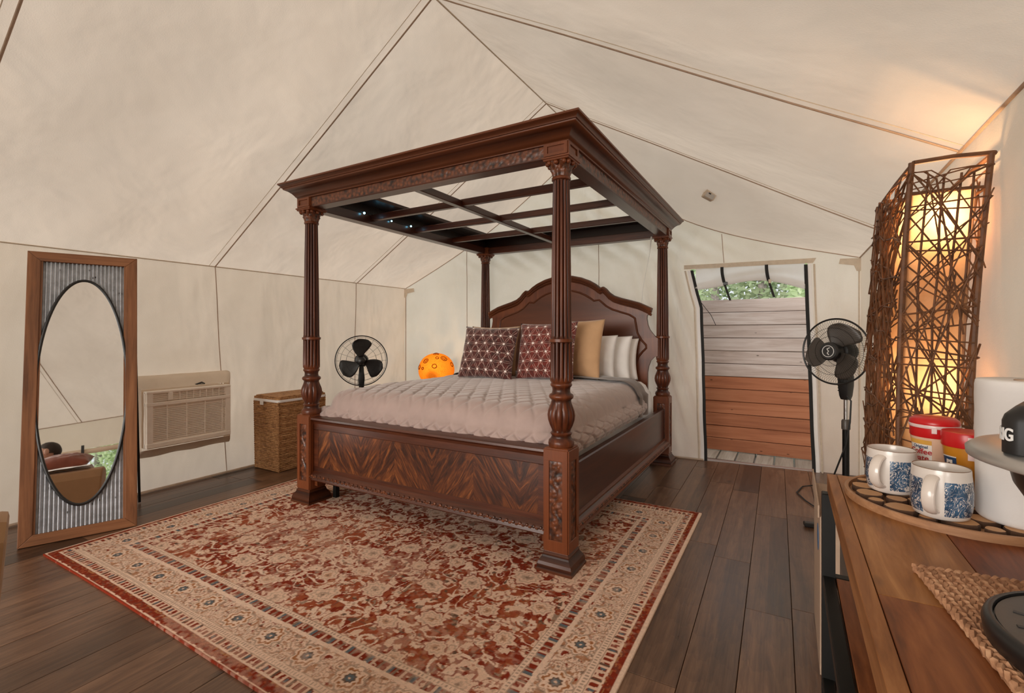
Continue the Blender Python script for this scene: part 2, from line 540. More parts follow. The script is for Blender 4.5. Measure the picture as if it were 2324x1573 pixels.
def make_striped():
    n = NT('blue striped glaze')
    w = n.wave(n.coord((1, 1, 1)), 38, 3, 2, 'BANDS', 'Z')
    c = n.ramp(w, [(0.45, (0.55, 0.52, 0.48)), (0.55, (0.03, 0.06, 0.11))])
    n.bsdf(c, 0.3, 0, None, 0.3)
    return n.m


M['striped_mug'] = make_striped()
M['cardboard'] = plain('cardboard', (0.46, 0.33, 0.24), 0.8, var=0.06)
M['blue_print'] = plain('blue print', (0.04, 0.14, 0.30), 0.6)
M['leaf'] = None


def make_leaf(name, a, b):
    n = NT(name)
    oi = n.noise(n.coord(), 2.5, 3)
    c = n.ramp(oi, [(0.3, a), (0.7, b)])
    n.cloth(c, 0.4)
    return n.m


M['leaf'] = make_leaf('green leaves', (0.45, 0.60, 0.32), (0.78, 0.86, 0.62))
M['leaf_dark'] = make_leaf('dark needles', (0.26, 0.36, 0.20), (0.56, 0.62, 0.42))
M['trunk'] = plain('grey trunk bark', (0.30, 0.26, 0.25), 0.9, var=0.4, scale=20, bump=0.5)
M['ground'] = plain('forest floor', (0.44, 0.40, 0.30), 0.95, var=0.4, scale=3, bump=0.4)


# ------------------------------------------------------------------ helpers: geometry
WM = {}


class MB:
    def __init__(self):
        self.v = []
        self.f = []

    def add(self, vs, fs):
        o = len(self.v)
        self.v.extend(tuple(p) for p in vs)
        self.f.extend(tuple(i + o for i in f) for f in fs)
        return self

    def box(self, c, s, rot=None, ch=0.0):
        hx, hy, hz = s[0] / 2, s[1] / 2, s[2] / 2
        if ch <= 0:
            vs = [(x, y, z) for z in (-hz, hz) for y in (-hy, hy) for x in (-hx, hx)]
            fs = [(0, 2, 3, 1), (4, 5, 7, 6), (0, 1, 5, 4), (2, 6, 7, 3), (0, 4, 6, 2), (1, 3, 7, 5)]
        else:
            vs = []
            for z, q in ((-hz, ch), (-hz + ch, 0), (hz - ch, 0), (hz, ch)):
                vs += [(-hx + q, -hy + q, z), (hx - q, -hy + q, z), (hx - q, hy - q, z), (-hx + q, hy - q, z)]
            fs = [(3, 2, 1, 0), (12, 13, 14, 15)]
            for k in range(3):
                for i in range(4):
                    j = (i + 1) % 4
                    fs.append((4 * k + i, 4 * k + j, 4 * k + 4 + j, 4 * k + 4 + i))
        if rot is not None:
            vs = [rot @ Vector(p) for p in vs]
        return self.add([(p[0] + c[0], p[1] + c[1], p[2] + c[2]) for p in vs], fs)

    def lathe(self, prof, n=24, c=(0, 0, 0), rf=None, cap=True, rot=None):
        vs = []
        for (r, z) in prof:
            for i in range(n):
                a = 2 * PI * i / n
                rr = r if rf is None else rf(r, z, a)
                p = Vector((rr * math.cos(a), rr * math.sin(a), z))
                if rot is not None:
                    p = rot @ p
                vs.append((p[0] + c[0], p[1] + c[1], p[2] + c[2]))
        fs = []
        m = len(prof)
        for k in range(m - 1):
            for i in range(n):
                j = (i + 1) % n
                fs.append((k * n + i, k * n + j, (k + 1) * n + j, (k + 1) * n + i))
        if cap:
            fs.append(tuple(range(n - 1, -1, -1)))
            fs.append(tuple((m - 1) * n + i for i in range(n)))
        return self.add(vs, fs)

    def rect_loft(self, c, hx, hy, prof, cap=True):
        vs = []
        for (o, z) in prof:
            vs += [(c[0] - hx - o, c[1] - hy - o, z), (c[0] + hx + o, c[1] - hy - o, z), (c[0] + hx + o, c[1] + hy + o, z), (c[0] - hx - o, c[1] + hy + o, z)]
        fs = []
        for k in range(len(prof) - 1):
            for i in range(4):
                j = (i + 1) % 4
                fs.append((4 * k + i, 4 * k + j, 4 * k + 4 + j, 4 * k + 4 + i))
        if cap:
            fs.append((3, 2, 1, 0))
            m = 4 * (len(prof) - 1)
            fs.append((m, m + 1, m + 2, m + 3))
        return self.add(vs, fs)

    def tube(self, pts, r, n=8, closed=False, flat=1.0):
        pts = [Vector(p) for p in pts]
        rs = r if isinstance(r, (list, tuple)) else [r] * len(pts)
        m = len(pts)
        vs = []
        up = None
        for k, p in enumerate(pts):
            if closed:
                d = pts[(k + 1) % m] - pts[k - 1]
            else:
                d = pts[min(k + 1, m - 1)] - pts[max(k - 1, 0)]
            d.normalize()
            if up is None:
                up = Vector((0, 0, 1)) if abs(d.z) < 0.9 else Vector((1, 0, 0))
            s = d.cross(up)
            if s.length < 1e-6:
                s = d.cross(Vector((0.3, 1, 0.2)))
            s.normalize()
            up = s.cross(d).normalized()
            for i in range(n):
                a = 2 * PI * i / n
                vs.append(p + s * (math.cos(a) * rs[k]) + up * (math.sin(a) * rs[k] * flat))
        fs = []
        for k in range(m if closed else m - 1):
            k2 = (k + 1) % m
            for i in range(n):
                j = (i + 1) % n
                fs.append((k * n + i, k2 * n + i, k2 * n + j, k * n + j))
        if not closed:
            fs.append(tuple(range(n)))
            fs.append(tuple((m - 1) * n + i for i in range(n - 1, -1, -1)))
        return self.add(vs, fs)

    def grid(self, fn, nu, nv, wrap=False):
        vs = [fn(i / nu, j / nv) for j in range(nv + 1) for i in range(nu + (0 if wrap else 1))]
        w = nu if wrap else nu + 1
        fs = []
        for j in range(nv):
            for i in range(nu):
                i2 = (i + 1) % w if wrap else i + 1
                fs.append((j * w + i, j * w + i2, (j + 1) * w + i2, (j + 1) * w + i))
        return self.add(vs, fs)

    def prism(self, outline, fn0, fn1):
        """outline: list of 2-D points, fn0/fn1 map (a,b) to the two faces"""
        n = len(outline)
        vs = [fn0(a, b) for a, b in outline] + [fn1(a, b) for a, b in outline]
        fs = [tuple(range(n - 1, -1, -1)), tuple(n + i for i in range(n))]
        for i in range(n):
            j = (i + 1) % n
            fs.append((i, j, n + j, n + i))
        return self.add(vs, fs)

    def ico(self, c, s, seg=10, rings=7):
        prof = [(max(1e-4, math.sin(PI * k / rings)), -math.cos(PI * k / rings)) for k in range(rings + 1)]
        vs = []
        for (r, z) in prof:
            for i in range(seg):
                a = 2 * PI * i / seg
                vs.append((c[0] + s[0] * r * math.cos(a), c[1] + s[1] * r * math.sin(a), c[2] + s[2] * z))
        fs = []
        for k in range(rings):
            for i in range(seg):
                j = (i + 1) % seg
                fs.append((k * seg + i, k * seg + j, (k + 1) * seg + j, (k + 1) * seg + i))
        return self.add(vs, fs)

    def build(self, name, mat, parent=None, smooth=False, world=False, bevel=0.0, angle=35, fix=True, kind=None):
        vs = self.v
        if world and parent is not None:
            inv = WM[parent.name].inverted()
            vs = [inv @ Vector(p) for p in vs]
        me = bpy.data.meshes.new(name)
        me.from_pydata([tuple(p) for p in vs], [], self.f)
        if fix or bevel:
            bm = bmesh.new()
            bm.from_mesh(me)
            if bevel:
                es = [e for e in bm.edges if len(e.link_faces) == 2 and e.calc_face_angle(0) > math.radians(40)]
                bmesh.ops.bevel(bm, geom=es, offset=bevel, segments=2, affect='EDGES', profile=0.6)
            if fix:
                bmesh.ops.recalc_face_normals(bm, faces=bm.faces)
            bm.to_mesh(me)
            bm.free()
        if mat is not None:
            me.materials.append(mat)
        if smooth:
            me.shade_smooth()
            if angle < 180:
                try:
                    me.set_sharp_from_angle(angle=math.radians(angle))
                except Exception:
                    pass
        o = bpy.data.objects.new(name, me)
        C.objects.link(o)
        if parent is not None:
            o.parent = parent
            WM[o.name] = WM[parent.name].copy()
        else:
            WM[o.name] = Matrix.Identity(4)
        if kind:
            o['kind'] = kind
        return o


def tag(o, label=None, cat=None, group=None, kind=None):
    if label:
        o['label'] = label
    if cat:
        o['category'] = cat
    if group:
        o['group'] = group
    if kind:
        o['kind'] = kind
    return o


def thing(name, label, cat, loc=(0, 0, 0), rz=0.0, group=None, kind=None, rot=None):
    o = bpy.data.objects.new(name, None)
    o.empty_display_size = 0.1
    C.objects.link(o)
    o.location = loc
    if rot is None:
        rot = Matrix.Rotation(rz, 4, 'Z')
    o.rotation_euler = rot.to_euler()
    WM[o.name] = Matrix.Translation(loc) @ rot.to_4x4()
    return tag(o, label, cat, group, kind)


def copy_tree(o, parent=None):
    c = o.copy()
    C.objects.link(c)
    if parent is not None:
        c.parent = parent
    for ch in list(o.children):
        copy_tree(ch, c)
    return c


def struct(o, label=None):
    o['kind'] = 'structure'
    if label:
        o['label'] = label
    return o


def sstep(a, b, x):
    t = min(1.0, max(0.0, (x - a) / (b - a)))
    return t * t * (3 - 2 * t)


def nz(x, y, z=0.0, s=1.0):
    return mnoise.noise(Vector((x * s, y * s, z * s)))


def text_mesh(s, size, depth=0.001, bold=False):
    cu = bpy.data.curves.new('lettering', 'FONT')
    cu.body = s
    cu.size = size
    cu.extrude = depth / 2
    cu.align_x = 'CENTER'
    cu.align_y = 'CENTER'
    if bold:
        cu.offset = size * 0.018
    ob = bpy.data.objects.new('lettering_tmp', cu)
    C.objects.link(ob)
    dg = bpy.context.evaluated_depsgraph_get()
    me = bpy.data.meshes.new_from_object(ob.evaluated_get(dg))
    vs = [tuple(v.co) for v in me.vertices]
    fs = [tuple(p.vertices) for p in me.polygons]
    bpy.data.objects.remove(ob)
    bpy.data.meshes.remove(me)
    return vs, fs
# ------------------------------------------------------------------ the tent shell
XL, XR, XC = -4.35, 0.544, -1.9
ZE_L, ZE_R, ZR = 1.835, 1.91, 3.34
YF = -3.0


def yback(x):
    return 4.72 + (x - XL) * 0.0816


def roofz(x, y):
    if x < XC:
        f = (XC - x) / (XC - XL)
        z = ZR - f * (ZR - ZE_L)
        k = 0.13 * math.sin(PI * min(1, f))
    else:
        f = (x - XC) / (XR - XC)
        z = ZR - f * (ZR - ZE_R)
        k = 0.37 * math.sin(PI * min(1, f) ** 0.7) if f > 0 else 0
    f = min(1, max(0, f))
    z -= k * sstep(3.95, yback(x), y)
    z -= 0.045 * math.sin(PI * (y - 0.72) / 1.59) ** 2 * 4 * f * (1 - f) * (1 - sstep(3.9, 4.3, y))
    z += 0.012 * nz(x, y, 0.3, 1.5) * 4 * f * (1 - f)
    return z


def roof_pt(u, v):
    x = XL + (XR - XL) * u
    y = YF + (yback(x) - YF) * v
    return (x, y, roofz(x, y))


ceiling = struct(MB().grid(roof_pt, 96, 120).build('ceiling', M['canvas'], smooth=True, angle=40, fix=False))


def wl(y, z):
    t = z / ZE_L
    d = 0.018 * math.sin(PI * t) * nz(0, y, z, 1.3) + 0.008 * math.sin(PI * t) * nz(3, y * 2.4, z * 0.8, 2.0)
    d += -0.03 * math.sin(PI * (y - 0.72) / 1.59) ** 2 * math.sin(PI * t) * 0.5
    return (XL + d, y, z)


wall_left = struct(MB().grid(lambda u, v: wl(YF + (yback(XL) - YF) * u, ZE_L * v), 140, 24).build('wall_left', M['canvas_wall'], smooth=True, angle=180, fix=False))


def door_l(z):
    pts = [(0, -0.711), (1.2, -0.742), (1.5, -0.752), (1.65, -0.792), (1.95, -0.856)]
    for (a, xa), (b, xb) in zip(pts, pts[1:]):
        if z <= b:
            return xa + (xb - xa) * (z - a) / (b - a)
    return pts[-1][1]


def door_r(z):
    return 0.209 - 0.061 * z / 1.886


ZD = 1.885


def wb(x, z, amp=1.0):
    # hanging folds, strongest beside the doorway and in the upper corners
    t = z / max(1.7, roofz(x, yback(x)))
    e = math.sin(PI * min(1, max(0, t)))
    d = 0.030 * nz(x * 2.2 + z * 0.9, 1.7, z * 0.4, 1.5)
    nd = math.exp(-((x + 1.0) / 0.42) ** 2)
    d += nd * 0.034 * math.sin((x * 1.0 + z * 0.28) * 42) * (0.3 + 0.7 * e)
    nr = math.exp(-((x - 0.35) / 0.22) ** 2)
    d += nr * 0.010 * math.sin((x - z * 0.25) * 48) * e
    nl = math.exp(-((x + 4.0) / 0.5) ** 2)
    d += nl * 0.012 * math.sin((x + z * 0.12) * 30) * e
    nt = sstep(1.9, 2.15, z)
    d += nt * 0.026 * math.sin((x * 0.75 + z) * 30) * (1 - nl)
    return (x, yback(x) - 0.0 + d * amp * min(1, 4 * (1 - t) + 0.0) if t > 0.75 else yback(x) + d * amp, z)


wbm = MB()


def wb_left(u, v):
    zt = min(ZD, roofz(XL, yback(XL)) + 0) if False else ZD
    x0 = XL - 0.06
    z = v * ZD
    x = x0 + (door_l(z) - x0) * u
    z = min(z, v * min(ZD, roofz(x, yback(x))))
    return wb(x, z)


def wb_right(u, v):
    z = v * ZD
    x = door_r(z) + (XR + 0.04 - door_r(z)) * u
    return wb(x, z)


def wb_top(u, v):
    x = XL - 0.06 + (XR - XL + 0.10) * u
    zt = roofz(x, yback(x)) + 0.01
    z0 = min(ZD, zt)
    return wb(x, z0 + (zt - z0) * v)


wbm.grid(wb_left, 150, 40)
wbm.grid(wb_right, 24, 40)
wbm.grid(wb_top, 170, 24)
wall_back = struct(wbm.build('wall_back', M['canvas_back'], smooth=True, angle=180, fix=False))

# right wall with the window opening behind the viewpoint
WY0, WY1, WZ0, WZ1 = -1.12, 0.28, 0.60, 1.52
wrm = MB()


def wr(y, z):
    return (XR + 0.012 * nz(y, z, 5.0, 1.6) * math.sin(PI * min(1, z / 1.9)), y, z)


for (a, b, c_, d_, nu, nv) in ((YF, WY0, 0, 1.91, 12, 20), (WY1, yback(XR), 0, 1.91, 90, 24), (WY0, WY1, 0, WZ0, 24, 8), (WY0, WY1, WZ1, 1.91, 24, 4)):
    wrm.grid(lambda u, v: wr(a + (b - a) * u, c_ + (d_ - c_) * v), nu, nv)
wall_right = struct(wrm.build('wall_right', M['canvas_wall'], smooth=True, angle=180, fix=False))


def wf(u, v):
    x = XL + (XR - XL) * u
    return (x, YF, roofz(x, YF) * v)


fo0, fo1, foz = -4.05, -0.05, 2.75          # unseen front opening, added to let the fill light in


def wf_top(u, v):
    x = XL + (XR - XL) * u
    zt = roofz(x, YF)
    z0 = min(foz, zt)
    return (x, YF, z0 + (zt - z0) * v)


wfm = MB().grid(wf_top, 60, 8)
for xa, xb in ((XL, fo0), (fo1, XR)):
    wfm.grid(lambda u, v: (xa + (xb - xa) * u, YF + 0.03 * math.sin(u * 20), min(foz, roofz(xa + (xb - xa) * u, YF)) * v), 12, 12)
wall_front = struct(wfm.build('wall_front', M['canvas_wall'], smooth=True, angle=180, fix=False))

# seams sewn along the rafters, ridge, eaves and wall panels
SEAM_Y = [-0.87, 0.72, 2.31, 3.90]
for sy in SEAM_Y:
    for side, xe in ((0, XL), (1, XR)):
        yr = sy
        pts = []
        for k in range(15):
            t = k / 14
            x = XC + (xe - XC) * t
            y = sy + 0.01 * math.sin(PI * t)
            pts.append((x, y, roofz(x, y) - 0.006))
        MB().tube(pts, 0.0062, 6, flat=0.6).build('seam', M['webbing'], ceiling, smooth=True)
        pts2 = [(p[0], p[1] - 0.05, roofz(p[0], p[1] - 0.05) - 0.002) for p in pts]
        MB().tube(pts2, 0.0022, 5).build('seam', M['tape'], ceiling, smooth=True)
MB().tube([(XC, y, roofz(XC, y) - 0.006) for y in np.linspace(YF, yback(XC) - 0.02, 30)], 0.006, 6).build('seam', M['tape'], ceiling, smooth=True)
MB().tube([(XL + 0.006, y, roofz(XL, y) - 0.004) for y in np.linspace(YF, yback(XL) - 0.02, 30)], 0.005, 6).build('seam', M['tape'], ceiling, smooth=True)
MB().tube([(XR - 0.006, y, roofz(XR, y) - 0.004) for y in np.linspace(YF, yback(XR) - 0.02, 30)], 0.006, 6).build('seam', M['webbing'], ceiling, smooth=True)
MB().tube([(x, yback(x) - 0.008, roofz(x, yback(x)) - 0.004) for x in np.linspace(XL + 0.01, XR - 0.01, 60)], 0.0042, 6).build('seam', M['webbing'], ceiling, smooth=True)
for y0, y1 in ((2.31, 2.41), (3.885, 3.86), (0.72, 0.74)):
    MB().tube([(wl(y0 + (y1 - y0) * t, ZE_L * (1 - t))[0] + 0.004, y0 + (y1 - y0) * t, ZE_L * (1 - t)) for t in np.linspace(0, 1, 14)], 0.004, 6).build('seam', M['webbing'], wall_left, smooth=True)
for x, z1 in ((-3.42, 2.3), (-1.78, 3.1), (-0.56, 1.93)):
    z0 = 0.0 if x < -1 else 1.93
    zt = roofz(x, yback(x)) - 0.02
    MB().tube([(x + 0.02 * (1 - t), wb(x, z0 + (zt - z0) * t)[1] - 0.004, z0 + (zt - z0) * t) for t in np.linspace(0, 1, 14)], 0.0035, 6).build('seam', M['webbing'], wall_back, smooth=True)
MB().tube([(XL + 0.012, yback(XL) - 0.012, z) for z in np.linspace(0, ZE_L, 8)], 0.005, 6).build('seam', M['webbing'], wall_left, smooth=True)
MB().tube([(XR - 0.012, yback(XR) - 0.012, z) for z in np.linspace(0, ZE_R, 8)], 0.006, 6).build('seam', M['tape'], wall_right, smooth=True)


# reinforcing patches in the two back corners
def patch(x0, s, name_parent):
    xs = x0
    m = MB()
    z = roofz(xs, yback(xs))
    pts = [(0, -0.01), (s * 0.15, -0.005), (s * 0.16, -0.05), (s * 0.05, -0.07), (s * 0.03, -0.12), (0, -0.12)]
    m.prism(pts, lambda a, b: (xs + a, yback(xs + a) - 0.030, z + b), lambda a, b: (xs + a, yback(xs + a) - 0.026, z + b))
    return m.build('corner_patch', M['tape'], name_parent)


patch(XL, 1, wall_back)
patch(XR, -1, wall_back)

# floor: planks laid along the bed
floor = struct(MB().box((-1.9, 1.05, -0.055), (5.3, 8.4, 0.05)).build('floor', M['bark']))
PW, PL = 0.184, 1.29
rotp = Matrix.Rotation(math.radians(1.0), 3, 'Z')
fixed = {0: 3.80, -1: 3.70, -2: 4.175, -3: 3.03}
rngf = random.Random(4)
plank_me = {}
for k in range(-25, 4):
    j0 = fixed.get(k, rngf.uniform(0, PL))
    yy = j0 - PL * 8
    xm = 0.012 + PW * (k + 0.5)
    while yy < 5.3:
        a, b = max(yy, -3.1), min(yy + PL, yback(xm) + 0.02)
        yy += PL
        if b - a < 0.05:
            continue
        key = round(b - a, 3)
        if key not in plank_me:
            pm = MB().box((0, 0, -0.012), (PW - 0.0022, b - a - 0.0024, 0.024), ch=0.0012)
            o = pm.build('plank', M['floor'], floor)
            plank_me[key] = o.data
        else:
            o = bpy.data.objects.new('plank', plank_me[key])
            C.objects.link(o)
            o.parent = floor
        p = rotp @ Vector((0, (a + b) / 2 - 2.55, 0))
        o.location = (xm + p.x, 2.55 + p.y, rngf.uniform(-0.0006, 0.0004))
        o.rotation_euler = (0, 0, math.radians(1.0))
baseboard = struct(MB().tube([(XL + 0.02, y, 0.012) for y in np.linspace(YF, yback(XL), 12)], 0.010, 6).build('baseboard_left', M['canvas_wall'], smooth=True))
baseboard_b = struct(MB().tube([(x, yback(x) - 0.03, 0.008) for x in np.linspace(XL, -0.72, 12)], 0.009, 6).build('baseboard_back', M['canvas_wall'], smooth=True))
sill = struct(MB().box((-0.25, 5.085, -0.012), (1.05, 0.07, 0.03), rot=Matrix.Rotation(0.0816, 3, 'Z'), ch=0.004).build('trim_1', M['silver']))

# ------------------------------------------------------------------ doorway: zips, binding, rolled flap, straps
door = struct(MB().prism([(-0.90, 1.885), (0.19, 1.885), (0.215, 1.925), (-0.90, 1.925)],
                         lambda a, b: (a, yback(a) - 0.030, b - 0.0 + (0.0 if a < 0 else -0.005)), lambda a, b: (a, yback(a) - 0.022, b)).build('door_1', M['tape']))
for side in (0, 1):
    zz = np.linspace(0.0, 1.87, 24)
    f = door_l if side == 0 else door_r
    s = 1 if side == 0 else -1

    def strip(off, wid, mat, nm, dy):
        m = MB()
        m.grid(lambda u, v: (f(1.87 * v) + s * (off + wid * (u - 0.5)) + 0.004 * nz(v * 5, side, 0, 1.3), yback(f(1.87 * v)) - dy - 0.004 * math.sin(PI * u), 1.87 * v), 4, 40)
        m.build(nm, mat, door, smooth=True, fix=False)
    strip(0.012, 0.028, M['black_cloth'], 'zipper', 0.030)
    strip(-0.016, 0.034, M['white_cotton'], 'binding', 0.022)
    strip(-0.052, 0.016, M['tape'], 'binding', 0.026)


# rolled-up door flap sagging between the straps
def flap(u, v):
    z_top = 1.885
    x = door_l(1.75) + 0.02 + (door_r(1.8) - door_l(1.75) - 0.04) * u
    # lower outline: low at both sides, held up by the two straps
    zb = 1.735 - 0.075 * abs(2 * u - 0.92) ** 2.0 - 0.015 * math.sin(2 * PI * u)
    a = v * 1.0
    if a < 0.55:
        t = a / 0.55
        z = z_top + (zb + 0.05 - z_top) * t
        d = -0.008 - 0.03 * t * t - 0.012 * math.sin(6 * u + 5 * t) * t
    else:
        t = (a - 0.55) / 0.45 * 1.5 * PI
        r = 0.034 + 0.006 * math.sin(9 * u)
        z = zb + 0.034 - r * math.sin(t) * 1.0
        d = -0.008 - 0.03 - 0.0 + r * (1 - math.cos(t)) * 0.6
    return (x, yback(x) + d, z)


MB().grid(flap, 48, 26).build('rolled_flap', M['canvas_white'], door, smooth=True, angle=180, fix=False)
for x, hang, bk in ((-0.552, 0.26, True), (-0.176, 0.24, False)):
    st = MB().grid(lambda u, v: (x + 0.028 * (u - 0.5) + 0.03 * v * v * 0.6, yback(x) - 0.055 - 0.010 * math.sin(PI * v * 1.4), 1.885 - 0.15 * v), 3, 10)
    st.grid(lambda u, v: (x + 0.018 + 0.02 * (u - 0.5) + (0.055 if bk else 0.045) * v, yback(x) - 0.066 + 0.006 * v, 1.735 - (hang - 0.085) * v - 0.0), 3, 10)
    s_o = st.build('strap', M['black_cloth'], door, smooth=True, fix=False)
    if bk:
        MB().box((x + 0.033, yback(x) - 0.074, 1.722), (0.040, 0.014, 0.034), ch=0.005).build('buckle', M['black_plastic'], s_o)
    else:
        MB().box((x + 0.028, yback(x) - 0.070, 1.728), (0.022, 0.010, 0.036), ch=0.003).build('buckle', M['tape'], s_o)
MB().tube([(-0.75, yback(-0.75) - 0.02, 1.56), (-0.70, yback(-0.7) - 0.02, 1.49), (-0.66, yback(-0.66) + 0.02, 1.43), (-0.62, yback(-0.6) + 0.05, 1.33)], 0.003, 6).build('draw_cord', M['dark_cord'], door, smooth=True)

# window behind the viewpoint: rolled flap and ties
win = struct(MB().grid(lambda u, v: (XR - 0.03 - 0.03 * math.sin(2 * PI * v), WY0 + (WY1 - WY0) * u, WZ1 - 0.03 - 0.05 * math.sin(PI * u * 1.0) * 0.4 + 0.035 * math.cos(2 * PI * v)), 24, 12).build('window_1', M['canvas_wall'], smooth=True, angle=180, fix=False))
for y in (-0.82, -0.05):
    MB().box((XR - 0.07, y, WZ1 - 0.06), (0.012, 0.03, 0.20)).build('strap', M['black_cloth'], win)
MB().tube([(XR - 0.01, WY1, WZ0), (XR - 0.01, WY0, WZ0)], 0.014, 6).build('window_hem', M['tape'], win)
for y in (-0.45,):
    MB().tube([(XR + 0.02, y, WZ0), (XR + 0.05, y - 0.03, 1.2), (XR + 0.02, y + 0.03, WZ1)], 0.012, 6).build('window_seam', M['tape'], win, smooth=True)


# ------------------------------------------------------------------ outdoors: ground, deck, fence, trees
ground = struct(MB().grid(lambda u, v: (-30 + 60 * u, -25 + 60 * v, -0.32 + 0.06 * nz(u * 60, v * 60, 0, 0.4)), 50, 50).build('ground', M['ground'], smooth=True))
deck = struct(MB().box((-0.3, 5.95, -0.215), (3.0, 1.60, 0.03)).build('floor_outdoor', M['white_metal']))
dk = None
for i in range(16):
    x = -1.75 + i * 0.19
    if dk is None:
        o = MB().box((0, 0, 0), (0.172, 1.55, 0.035), ch=0.004).build('plank', M['deck'], deck)
        dk = o.data
    else:
        o = bpy.data.objects.new('plank', dk)
        C.objects.link(o)
        o.parent = deck
    o.location = (x, 5.95, -0.178)
fence = thing('privacy_fence', 'horizontal board fence outside the doorway, weathered grey boards above redwood boards', 'fence', (-0.3, 6.24, -0.16))
zf = -0.155
gp = rp = None
for i in range(12):
    hgt = 0.148 if i < 6 else 0.153
    mt = M['red_plank'] if i < 6 else M['grey_plank']
    m = MB().box((0, 0, 0), (2.7, 0.028, hgt - 0.006), ch=0.003)
    o = m.build('plank', mt, fence)
    o.location = ((i % 3) * 0.07 - 0.05, (0.006 if i % 2 else 0.0) - 0.026, zf + hgt / 2 + 0.16)
    o.rotation_euler = (0, random.uniform(-0.003, 0.003), 0)
    if i < 6:
        o['label'] = 'redwood stained board'
    else:
        o['label'] = 'weathered grey board'
    zf += hgt
MB().box((-0.3, 6.235, 0.75), (2.7, 0.006, 1.76)).build('backing', M['bark'], fence, world=True)
for x in (-1.3, 0.0, 1.25):
    MB().box((x, 0.045, 0.9), (0.09, 0.09, 1.8)).build('post', M['grey_plank'], fence)


def make_tree(loc, h, r, leafm, label, n=900, seed=0, group=None, trunk_r=0.12, low=0.25):
    rg = random.Random(seed)
    t = thing('tree', label, 'tree', loc, group=group)
    pts = [(rg.uniform(-0.06, 0.06), rg.uniform(-0.06, 0.06), h * k / 5) for k in range(6)]
    MB().tube(pts, [trunk_r * (1 - 0.14 * k) for k in range(6)], 9).build('trunk', M['trunk'], t, smooth=True)
    m = MB()
    for i in range(n):
        k = rg.random()
        z = h * (low + (1 - low) * k)
        rr = r * (1 - 0.6 * k) * math.sqrt(rg.random())
        a = rg.uniform(0, 2 * PI)
        c = Vector((rr * math.cos(a), rr * math.sin(a), z))
        s = rg.uniform(0.04, 0.10)
        e = Matrix.Rotation(rg.uniform(0, 6.28), 3, 'X') @ Matrix.Rotation(rg.uniform(0, 6.28), 3, 'Z')
        m.add([c + e @ Vector(q) for q in ((-s, 0, 0), (0, -s * 0.45, 0), (s, 0, 0), (0, s * 0.45, 0))], [(0, 1, 2, 3)])
    m.build('foliage', leafm, t, fix=False, kind='stuff')
    return t


g1 = 'trees behind the fence'
make_tree((-1.75, 8.6, -0.3), 3.6, 0.74, M['leaf'], 'pale green leafy tree behind the fence at the left side of the doorway', 3200, 1, g1, 0.10, 0.05)
make_tree((-0.45, 10.2, -0.3), 4.2, 0.74, M['leaf_dark'], 'dark needled tree behind the fence in the middle of the doorway', 3200, 2, g1, 0.13, 0.05)
make_tree((0.42, 8.2, -0.3), 3.6, 0.66, M['leaf'], 'bright green tree behind the fence at the right side of the doorway', 3000, 3, g1, 0.11, 0.05)
make_tree((0.75, 12.6, -0.3), 4.6, 0.9, M['leaf_dark'], 'tall dark tree farthest back behind the fence', 3200, 9, g1, 0.16, 0.05)
make_tree((-1.6, 12.8, -0.3), 4.6, 0.9, M['leaf_dark'], 'tall dark tree far back behind the fence at the left', 3200, 10, g1, 0.16, 0.05)
g2 = 'trees outside the side window'
make_tree((3.0, -1.35, -0.3), 3.6, 0.60, M['leaf'], 'green tree outside the side window, right one in the mirror', 4200, 4, g2, 0.08, 0.05)
make_tree((3.2, -2.65, -0.3), 3.8, 0.65, M['leaf'], 'green tree outside the side window, seen in the mirror beside the person', 4200, 5, g2, 0.10, 0.05)
make_tree((5.4, -2.9, -0.3), 4.6, 1.25, M['leaf'], 'green tree farthest from the side window', 4200, 6, g2, 0.12, 0.05)
# ------------------------------------------------------------------ rug
RX0, RX1, RY0, RY1 = -3.62, -0.515, 0.995, 3.50


